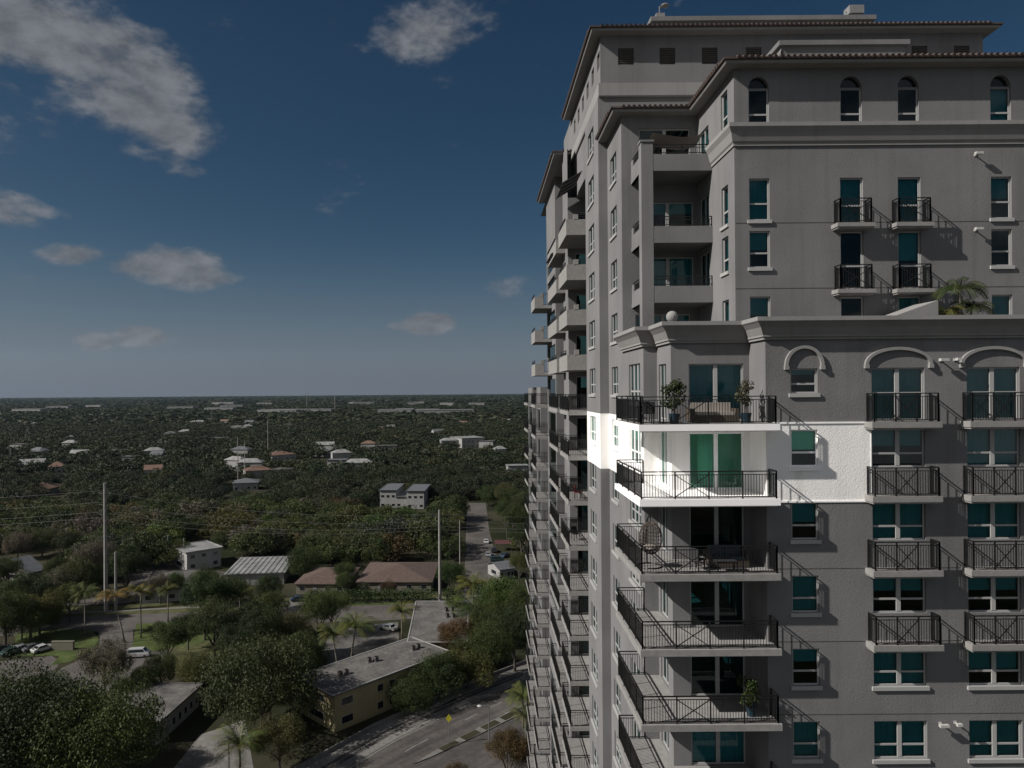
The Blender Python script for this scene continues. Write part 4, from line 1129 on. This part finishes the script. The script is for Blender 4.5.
car((497,562),.2,'green','dark green truck-like van beside the side street', van=True)
car((505,557),1.0,'blue','dark blue car under the trees right of the side street')
car((486,543),1.6,'white','white car farther up the side street')
cn = G(503,550); o = empty('canopy', cn, 0, 'red canopy beside the side street under the trees', 'canopy')
MB().quad((-3,-2,2.6),(3,-2,2.6),(3,0,3.6),(-3,0,3.6)).quad((-3,0,3.6),(3,0,3.6),(3,2,2.6),(-3,2,2.6)).build('cover', simple('maroon_canvas',(.06,.018,.02),.8), o)
for sx in (-2.8,2.8):
    for sy in (-1.8,1.8): MB().bar((sx,sy,0),(sx,sy,2.7),.08).build('post', M['metal'], o)
# utility cabinet + sign by the lawn
p = G(63,650); tag(MB().box(-2.4,2.4,-.3,.3,0,1.9).box(-2.5,2.5,-.35,.35,1.901,2.0).build('monument_sign', M['creamwall'], loc=p), 'pale monument sign wall on the lawn by the parked cars', 'sign')
# sailboat at far left
p = G(8,470); o = empty('sailboat', p, .1, 'white sailboat moored at the far left below the pale houses', 'sailboat')
mb = MB(); hull = [(-7,0),(-6,1.8),(2,2),(6,1.1),(8,0),(6,-1.1),(2,-2),(-6,-1.8)]
mb.quad(*[(x,y,1.6) for x,y in hull]); 
for i in range(8):
    a_, b_ = hull[i], hull[(i+1)%8]; mb.quad((a_[0]*.85,a_[1]*.6,0),(b_[0]*.85,b_[1]*.6,0),(*b_,1.6),(*a_,1.6))
mb.build('hull', simple('boat_white',(.4,.4,.4),.4), o); MB().box(-3,2,-1,1,1.61,2.5).build('cabin', M['whitewall'], o); MB().tube([(1,0,1.6),(1,0,17)], .15, 6).build('mast', M['metal'], o)

# ------------------------------------------------------------------ hedge
def hedge(xy0, xy1, w, h, label, kind='leaf'):
    p, q = Vector(G(*xy0)[:2]), Vector(G(*xy1)[:2]); L = (q-p).length; n = int(L/1.2); o = empty('hedge', (*p,-H), math.atan2((q-p).y,(q-p).x), label, 'hedge')
    cs_ = [(i*1.2+.5, random.uniform(-.25,.25)*w, h*.5+random.uniform(-.1,.12)) for i in range(n)]
    V, nf = leaf_cloud(cs_, [w*.62]*n, [260]*n, .16, h/w*.8, 3); link('foliage', np_mesh('foliage', V, nf, M[kind]), o)
    s = MB()
    for c in cs_[::2]: s.tube([(c[0],c[1],0),(c[0],c[1]+.05,h*.7)], [.05,.02], 5)
    s.build('stems', M['bark'], o)
hedge((309,603),(434,601),3.2,3.6,'long clipped green hedge in front of the brown-roofed houses', 'leaf_bright')
hedge((445,599),(462,599),3,3,'short hedge right of the concrete pole')

# ------------------------------------------------------------------ palms
def palm_at(x, yb, yc, label, **kw):
    p = G(x,yb); ht = H+(PY-unroll(x,yc)[1])*p[1]/F; return palm(p[0], p[1], ht, label, **kw)
palm_at(141,638,592,'yellowing palm right of the leaning palm on the lawn', kind='palm_y', sc=1.45)
palm_at(125,643,597,'leaning yellowing palm beside the access road', kind='palm_y', sc=1.5, lean=(-2.6,0))
palm_at(85,636,593,'tall thin palm on the lawn left of the concrete pole', kind='palm', sc=1.5)
palm_at(56,632,610,'short palm near the lawn edge above the parked cars', sc=1.1)
palm_at(402,638,612,'bushy palm behind the yellow building beside the white car', sc=1.6)
palm_at(350,668,628,'palm with a curved trunk left of the yellow building', sc=1.9, lean=(1.2,0))
palm_at(338,672,634,'palm leaning left behind the yellow building', sc=1.6, lean=(-1,0))
palm_at(473,612,586,'shaggy palm at the end of the side street', sc=2.1, tr=.3)
palm_at(477,640,612,'large pale palm right of the grey end roof', sc=2.6)
palm_at(523,728,698,'dark palm beside the tower balconies above the avenue', sc=1.4)
palm_at(526,748,716,'lower dark palm beside the tower balconies', sc=1.2)
palm_at(240,620,596,'palm at the edge of the mid-left trees', sc=1.6)
palm_at(168,622,590,'round palm in front of the low grey-roofed house', kind='palm', sc=1.2)
palm_at(22,640,612,'palm above the left end of the parking lot', sc=1.5)
palm_at(240,790,745,'palm at the bottom beside the street lamp', sc=1.6)
palm_at(455,632,604,'small palm by the end roof', sc=1.2)

# ------------------------------------------------------------------ named near trees:  base px, top y, crown radius px
def tree_at(x, yb, yt, rpx, kind, label, lod=0, group=None, name='broadleaf_tree'):
    p = G(x,yb); s = p[1]/F; ht = H+(PY-unroll(x,yt)[1])*s
    return tree(p[0], p[1], rpx*s, ht, kind, lod, label, group=group, name=name)
NT = [(262,738,634,60,'leaf','huge round dark tree left of the yellow building'),
 (20,845,668,78,'leaf','broad dark tree filling the bottom left corner'),
 (95,850,682,70,'leaf','dense dark tree second from the bottom left corner'),
 (60,768,676,44,'leaf_bright','greener tree behind the bottom left corner trees'),
 (8,765,670,42,'leaf','dark green tree just below the parked cars at the left edge'),
 (98,775,694,28,'leaf_olive','olive tree between the stained roof building and corner trees'),
 (235,700,640,26,'leaf','dark full tree in the belt above the huge round tree'),
 (296,700,634,26,'leaf','full dark tree between the huge round tree and the curved palm'),
 (272,640,590,20,'leaf_olive','small olive tree beside the cross street bend'),
 (250,655,600,22,'leaf','dark full tree just below the cross street'),
 (188,650,612,16,'leaf_olive','small olive tree at the top of the rough lawn'),
 (160,690,652,20,'leaf','dark bushy tree left of the rough lawn'),
 (280,772,715,28,'leaf_olive','olive tree at the foot of the huge round tree'),
 (40,636,590,24,'leaf_olive','olive tree above the lawn by the parked cars'),
 (14,628,580,24,'leaf','dark tree above the left end of the parked cars'),
 (70,622,582,18,'leaf','dark small tree on the verge left of the tallest pole'),
 (205,606,566,16,'leaf','dark tree at the front of the two-storey white building'),
 (240,606,578,14,'leaf_olive','small tree in front of the ribbed roof'),
 (270,612,574,16,'leaf','dark tree beside the ribbed-roof building front'),
 (160,604,574,13,'leaf_grey','thin grey tree in front of the low grey-roofed house'),
 (507,538,500,12,'leaf','dark tree right beside the far part of the side street'),
 (505,512,482,12,'leaf_olive','small tree closing the far end of the side street'),
 (488,506,484,14,'leaf','dark tree standing across the far end of the side street'),
 (514,545,503,15,'leaf_olive','olive tree on the right side of the side street'),
 (521,566,522,14,'leaf','dark tree between the side street and the tower'),
 (510,520,486,13,'leaf_olive','tree on the right at the far end of the side street'),
 (519,588,552,12,'leaf','dark tree behind the blue-grey shed'),
 (522,528,492,13,'leaf','dark tree touching the tower edge beyond the side street'),
 (8,592,556,15,'leaf','dark tree left of the grey gabled house'),
 (56,592,556,13,'leaf_olive','olive tree right of the grey gabled house'),
 (18,560,532,15,'leaf_grey','greyish tree behind the grey gabled house'),
 (42,556,528,15,'leaf','dark tree behind the ridge of the grey gabled house'),
 (66,562,530,14,'leaf_olive','olive tree behind and right of the grey gabled house'),
 (105,704,640,27,'leaf_grey','bare greyish tree beside the access road'),
 (135,708,668,24,'leaf_olive','small olive tree above the stained roof building'),
 (168,672,618,21,'leaf','dark round tree on the lawn right of the palms'),
 (196,690,652,22,'leaf_olive','yellowish bush tree on the rough lawn'),
 (215,665,598,26,'leaf','dark tree rising behind the rough lawn'),
 (240,690,622,24,'leaf','dark tree above the huge round tree'),
 (262,670,606,24,'leaf_olive','mottled tree between the street and the huge round tree'),
 (205,640,572,24,'leaf_bright','bright green tree in front of the two-storey white building'),
 (225,628,572,24,'leaf','dark tree beside the ribbed-roof building'),
 (290,662,612,26,'leaf_olive','yellowish leafy tree above the yellow building yard'),
 (318,652,590,22,'leaf','dark upright tree beside the cross street'),
 (332,636,588,20,'leaf_bright','light green tree in front of the long hedge'),
 (308,690,640,24,'leaf','dark tree at the yard corner left of the yellow building'),
 (270,720,660,30,'leaf_olive','olive tree on the left shoulder of the huge round tree'),
 (412,712,676,26,'leaf_olive','first hedge-like tree along the yellow wall'),
 (440,700,652,30,'leaf','second hedge-like tree along the avenue wall'),
 (468,690,640,30,'leaf_olive','third hedge-like tree along the avenue wall'),
 (458,668,618,24,'leaf_red','rust coloured tree by the grey end roof'),
 (492,684,622,26,'leaf','dark tree behind the street lamp on the avenue'),
 (515,672,606,28,'leaf','dark tree next to the tower above the avenue'),
 (505,640,575,32,'leaf_bright','large bright green tree between the side street and tower'),
 (528,655,582,24,'leaf_olive','olive tree tucked against the tower balconies'),
 (488,650,598,22,'leaf','green tree below the side street end'),
 (507,800,728,24,'leaf_red','rust tipped tree at the bottom beside the tower'),
 (530,790,738,20,'leaf','dark shrub tree under the tower at the bottom'),
 (457,800,762,14,'leaf_red','rust coloured bush at the bottom edge on the avenue'),
 (30,640,598,28,'leaf','dark tree behind the parked cars'),
 (5,645,590,28,'leaf_olive','olive tree at the left edge above the parked cars'),
 (60,612,566,26,'leaf_grey','greyish tree left of the concrete pole'),
 (30,622,572,26,'leaf','dark tree below the grey gabled house'),
 (78,604,556,24,'leaf','dark tree left of the tall concrete pole base'),
 (128,598,546,22,'leaf','dark tree right of the tall concrete pole'),
 (96,590,536,22,'leaf_grey','grey-green tree behind the tall concrete pole'),
 (362,596,582,9,'leaf_grey','reddish grey bush tree in front of the brown roofs'),
 (388,596,580,9,'leaf_red','rust bush in front of the right brown roof'),
 (345,597,572,11,'leaf','dark shrub tree between the two brown-roofed houses'),
 (305,580,545,20,'leaf','dark tree behind the left brown roof'),
 (450,594,560,14,'leaf_bright','bright tree right of the brown-roofed houses'),
 (175,600,572,12,'leaf_bright','bright small tree by the low grey-roofed house'),
 (345,588,560,12,'leaf','dark tree just behind the gap between brown roofs'),
]
for (x,yb,yt,r,k,l) in NT: tree_at(x,yb,yt,r,k,l)

# ------------------------------------------------------------------ canopy fill
# ground areas kept open, as (xmin,xmax,ymin,ymax) seen from the photograph's viewpoint, with the depth of what stands there
clear = [(467,500,503,604,0),(376,426,486,505,320),(28,62,546,572,218),(186,224,538,566,220),(224,286,556,584,208),(122,232,555,604,190),
         (294,346,568,592,190),(358,432,563,590,195),(-20,560,598,900,0),(462,485,434,446,700),(232,258,478,490,400),(272,318,444,458,560),(326,346,446,456,560),(14,66,458,472,450),(0,14,460,470,450),(48,64,484,494,380),(500,515,560,580,200)]
def blocked(X, Y, r, h):
    x0, yb = proj(X, Y, -H); _, yt = proj(X, Y, -H+h); rp = r*F/Y
    yb += -(x0-PX)*ROLL; yt += -(x0-PX)*ROLL
    for (a,b,c,d_,D) in clear:
        if Y > D+35 and D: continue
        if x0+rp*.75 > a and x0-rp*.75 < b and yb > c and yt+ (yb-yt)*.12 < d_: return True
    return False
cand = []
def fill(D0, D1, sp, rr, hr, jit=.5):
    Y = D0
    while Y < D1:
        xa, xb = -Y*.72, Y*.14 if Y > 100 else 0; X = xa + rng.random()*sp*2
        while X < xb:
            x = X+(rng.random()-.5)*sp*2.2; y = Y+(rng.random()-.5)*sp*2.4
            q_ = rng.random()**1.5; r = rr[0]+(rr[1]-rr[0])*q_; h = (hr[0]+(hr[1]-hr[0])*(.35*rng.random()+.65*q_))
            if not (3 < x < 36 and 20 < y < 110): yield x, y, r, h
            X += sp
        Y += sp*.9
for t in fill(185, 560, 9.2, (4.5,12), (6,14)):
    if rng.random() < .93 and not blocked(*t): cand.append(t)
cand.sort(key=lambda t: t[1])
# deal the nearest 240 as individuals
kinds = ['leaf']*6+['leaf_olive']*2+['leaf_grey']*2+['leaf_bright','leaf_red']
glab = {'leaf':'dark green tree in the dense canopy of the near neighbourhood','leaf_olive':'olive green tree in the dense canopy of the near neighbourhood','leaf_grey':'grey-brown thin-leaved tree in the dense canopy of the near neighbourhood','leaf_bright':'bright green tree in the dense canopy of the near neighbourhood','leaf_red':'rust tinged tree in the dense canopy of the near neighbourhood'}
NI = 245
for (x,y,r,h) in cand[:NI]:
    k = random.choice(kinds); tree(x,y,r,h,k,1,glab[k],group='canopy trees, '+k.replace('leaf_','').replace('leaf','green'))
def stuff(name, items, lib, label):
    Vs = []; Ts = []
    for (x,y,r,h) in items:
        V, nf = lib[rng.integers(len(lib))]; a = rng.random()*6.28; c, s = math.cos(a), math.sin(a)
        W = np.empty_like(V); W[:,0] = (V[:,0]*c-V[:,1]*s)*r+x; W[:,1] = (V[:,0]*s+V[:,1]*c)*r+y; W[:,2] = V[:,2]*h/1.2-H
        Vs.append(W); Ts.append(np.full(nf, rng.random()))
    V = np.concatenate(Vs); T = np.concatenate(Ts)
    o = link(name, np_mesh(name, V, len(V)//4, M['leaf_far'], T)); tag(o, label, 'woodland', kind='stuff'); return o
stuff('tree_canopy', [t for t in cand[NI:] if t[1] < 440], MIDV, 'continuous canopy of mixed trees behind the nearer ones')
far1 = [t for t in cand[NI:] if t[1] >= 440] + [t for t in fill(560, 1150, 14, (8,17), (7,15)) if not blocked(*t)]
# gaps near distant houses
def near_house(x, y):
    for (hx, hy) in HPW:
        if abs(x-hx) < 12 and -26 < y-hy < 10: return True
    return False
HPW = [G(*p)[:2] for p in HP]
far1 = [t for t in far1 if not near_house(t[0],t[1])]
stuff('tree_canopy', far1, LOWV, 'tree canopy of the middle distance')
far2 = list(fill(1150, 3000, 27, (14,30), (7,16)))
stuff('tree_canopy', far2, FARV, 'far tree canopy stretching towards the horizon')
far3 = list(fill(3000, 9000, 75, (40,60), (10,22)))
stuff('tree_canopy', far3, FARV, 'dark line of trees on the horizon')
print('trees', len(cand), len(far1), len(far2), len(far3))

hz = MB().box(-9200,9200,-400,12500,-H-1,700); hm = bpy.data.materials.new('haze_air'); hm.use_nodes = True; hn = hm.node_tree
hn.nodes.remove(hn.nodes['Principled BSDF']); hv = hn.nodes.new('ShaderNodeVolumePrincipled'); hv.inputs['Color'].default_value = (.58,.78,1,1); hv.inputs['Density'].default_value = HAZE; hv.inputs['Anisotropy'].default_value = .3
hn.links.new(hv.outputs[0], hn.nodes['Material Output'].inputs['Volume'])
tag(hz.build('haze', hm), 'thin blue haze over the distant trees', 'haze', kind='stuff')
# ------------------------------------------------------------------ sky, sun, camera
SUN = Vector((-3.2,-1.0,2.5)).normalized()
w = bpy.data.worlds.new('World'); sc.world = w; w.use_nodes = True; nt = w.node_tree; bg = nt.nodes['Background']
sky = nt.nodes.new('ShaderNodeTexSky'); sky.sky_type = 'NISHITA'; sky.sun_disc = False
sky.sun_elevation = math.asin(SUN.z); sky.sun_rotation = math.atan2(SUN.x, SUN.y); sky.air_density = .6; sky.dust_density = .6; sky.ozone_density = 4
tc = nt.nodes.new('ShaderNodeTexCoord')
no = nt.nodes.new('ShaderNodeTexNoise'); no.inputs['Scale'].default_value = 9; no.inputs['Detail'].default_value = 9; no.inputs['Roughness'].default_value = .62
mp = nt.nodes.new('ShaderNodeMapping'); mp.inputs['Scale'].default_value = (1,1,1.9); nt.links.new(tc.outputs['Generated'], mp.inputs['Vector']); nt.links.new(mp.outputs[0], no.inputs['Vector'])
def mth(op, a, b=None, c=None):
    n = nt.nodes.new('ShaderNodeMath'); n.operation = op
    for i, v in enumerate((a,b,c)):
        if v is None: continue
        if isinstance(v, (int,float)): n.inputs[i].default_value = v
        else: nt.links.new(v, n.inputs[i])
    return n.outputs[0]
sep = nt.nodes.new('ShaderNodeSeparateXYZ'); nt.links.new(tc.outputs['Generated'], sep.inputs[0])
az = mth('ARCTAN2', sep.outputs['X'], sep.outputs['Y']); el = mth('ARCSINE', sep.outputs['Z'])
def dirn(x, y):
    a, b = unroll(x, y); v = Vector(((a-PX)/F, 1, (PY-b)/F)).normalized(); return math.atan2(v.x, v.y), math.asin(v.z)
# clouds: position in the sky (from photo px), radii in px, tilt, weight
CL = [(55,35,95,46,.35,1.1),(128,72,78,46,.55,1.15),(160,116,40,28,.3,1.1),(10,15,70,36,0,1),(15,95,55,36,0,.35),(160,160,36,9,.2,.6),
      (428,24,54,26,-.25,.75),(480,4,60,18,0,.6),(15,209,30,16,.1,1),(66,213,16,5,0,.45),(75,253,26,10,-.1,1.3),(172,267,46,18,.05,1.3),(205,274,30,9,.1,1.1),
      (95,341,15,8,0,1.3),(143,337,26,10,0,1.4),(430,323,26,11,-.05,1.4),(408,326,18,5,0,.5),(330,185,24,16,0,.22),(520,285,30,9,0,.3)]
mask = None
for (x,y,rx,ry,t,wgt) in CL:
    a0, e0 = dirn(x,y); cx, sx = math.cos(t), math.sin(t)
    du = mth('MULTIPLY', mth('SUBTRACT', az, a0), F); dv = mth('MULTIPLY', mth('SUBTRACT', e0, el), F)
    p = mth('DIVIDE', mth('ADD', mth('MULTIPLY', du, cx), mth('MULTIPLY', dv, sx)), rx*1.25)
    q = mth('DIVIDE', mth('SUBTRACT', mth('MULTIPLY', dv, cx), mth('MULTIPLY', du, sx)), ry*1.25)
    m = mth('SUBTRACT', 1.0, mth('ADD', mth('MULTIPLY',p,p), mth('MULTIPLY',q,q))); m = mth('MULTIPLY', mth('MAXIMUM', m, -1), wgt)
    m = mth('SUBTRACT', m, .0 if wgt > .5 else .0)
    mask = m if mask is None else mth('MAXIMUM', mask, m)
no2 = nt.nodes.new('ShaderNodeTexNoise'); no2.inputs['Scale'].default_value = 26; no2.inputs['Detail'].default_value = 8; no2.inputs['Roughness'].default_value = .6; nt.links.new(mp.outputs[0], no2.inputs['Vector'])
nz = mth('ADD', mth('MULTIPLY', mth('SUBTRACT', no.outputs['Fac'], .5), 2.6), mth('MULTIPLY', mth('SUBTRACT', no2.outputs['Fac'], .5), 1.5))
den = mth('ADD', mask, nz)
mr = nt.nodes.new('ShaderNodeMapRange'); mr.interpolation_type = 'SMOOTHSTEP'; mr.inputs['From Min'].default_value = .15; mr.inputs['From Max'].default_value = 1.1; mr.inputs['To Max'].default_value = .92
nt.links.new(den, mr.inputs['Value'])
back = nt.nodes.new('ShaderNodeMapRange'); back.inputs['From Min'].default_value = .05; back.inputs['From Max'].default_value = -.35; nt.links.new(sep.outputs['Y'], back.inputs['Value'])  # unseen bright cloud bank behind the camera, added to fill the shadows
no3 = nt.nodes.new('ShaderNodeTexNoise'); no3.inputs['Scale'].default_value = 3.2; no3.inputs['Detail'].default_value = 8; nt.links.new(mp.outputs[0], no3.inputs['Vector'])
mb3 = nt.nodes.new('ShaderNodeMapRange'); mb3.interpolation_type = 'SMOOTHSTEP'; mb3.inputs['From Min'].default_value = .40; mb3.inputs['From Max'].default_value = .6; nt.links.new(no3.outputs['Fac'], mb3.inputs['Value'])
bm_ = mth('MULTIPLY', back.outputs[0], mb3.outputs[0])
cm0 = nt.nodes.new('ShaderNodeMix'); cm0.data_type = 'RGBA'; nt.links.new(bm_, cm0.inputs[0]); cm0.inputs[7].default_value = (6.6,6.6,6.8,1)
cm = nt.nodes.new('ShaderNodeMix'); cm.data_type = 'RGBA'; nt.links.new(mr.outputs[0], cm.inputs[0]); 
ss = nt.nodes.new('ShaderNodeSeparateColor'); cc = nt.nodes.new('ShaderNodeCombineColor'); nt.links.new(sky.outputs[0], ss.inputs[0])
for i, (g_, k_) in enumerate(((1.58,.353),(1.165,.484),(.95,.55))):
    nt.links.new(mth('MULTIPLY', mth('POWER', ss.outputs[i], g_), k_), cc.inputs[i])
hzf = mth('POWER', mth('MAXIMUM', mth('SUBTRACT', 1.0, mth('DIVIDE', mth('ABSOLUTE', sep.outputs['Z']), .22)), 0.0), 1.6)
hm0 = nt.nodes.new('ShaderNodeMix'); hm0.data_type = 'RGBA'; nt.links.new(hzf, hm0.inputs[0]); nt.links.new(cc.outputs[0], hm0.inputs[6]); hm0.inputs[7].default_value = (1.95,2.2,2.62,1)
nt.links.new(hm0.outputs[2], cm0.inputs[6]); nt.links.new(cm0.outputs[2], cm.inputs[6])
CLOUD = 2.6
cr2 = nt.nodes.new('ShaderNodeMapRange'); cr2.inputs['From Min'].default_value = .35; cr2.inputs['From Max'].default_value = .65; cr2.inputs['To Min'].default_value = CLOUD*.72; cr2.inputs['To Max'].default_value = CLOUD*1.22; nt.links.new(no2.outputs['Fac'], cr2.inputs['Value'])
ccl = nt.nodes.new('ShaderNodeCombineColor'); nt.links.new(mth('MULTIPLY', cr2.outputs[0], .955), ccl.inputs[0]); nt.links.new(cr2.outputs[0], ccl.inputs[1]); nt.links.new(mth('MULTIPLY', cr2.outputs[0], 1.10), ccl.inputs[2]); nt.links.new(ccl.outputs[0], cm.inputs[7])
nt.links.new(cm.outputs[2], bg.inputs['Color']); bg.inputs['Strength'].default_value = .05
sl = bpy.data.lights.new('sun', 'SUN'); sl.energy = 4.7; sl.angle = R(.53); sl.color = (1,.955,.90)
so = bpy.data.objects.new('sun', sl); COL.objects.link(so); so.rotation_euler = SUN.to_track_quat('Z','Y').to_euler(); so.location = (-100,-50,120)
cam = bpy.data.cameras.new('camera'); co = bpy.data.objects.new('camera', cam); COL.objects.link(co)
cam.sensor_width = 36; cam.lens = F*36/1024; cam.shift_x = (512-PX)/1024; cam.shift_y = (PY-384)/1024; cam.clip_end = 30000; cam.clip_start = .5
co.matrix_world = Matrix.Rotation(R(90),4,'X') @ Matrix.Rotation(-ROLL,4,'Z')
sc.camera = co
vs = sc.view_settings; vs.view_transform = 'Standard'; vs.look = 'None'; vs.gamma = 1; vs.exposure = 0.35
sc.render.engine = 'CYCLES'; sc.cycles.max_bounces = 6; sc.cycles.transparent_max_bounces = 12; sc.cycles.use_denoising = True
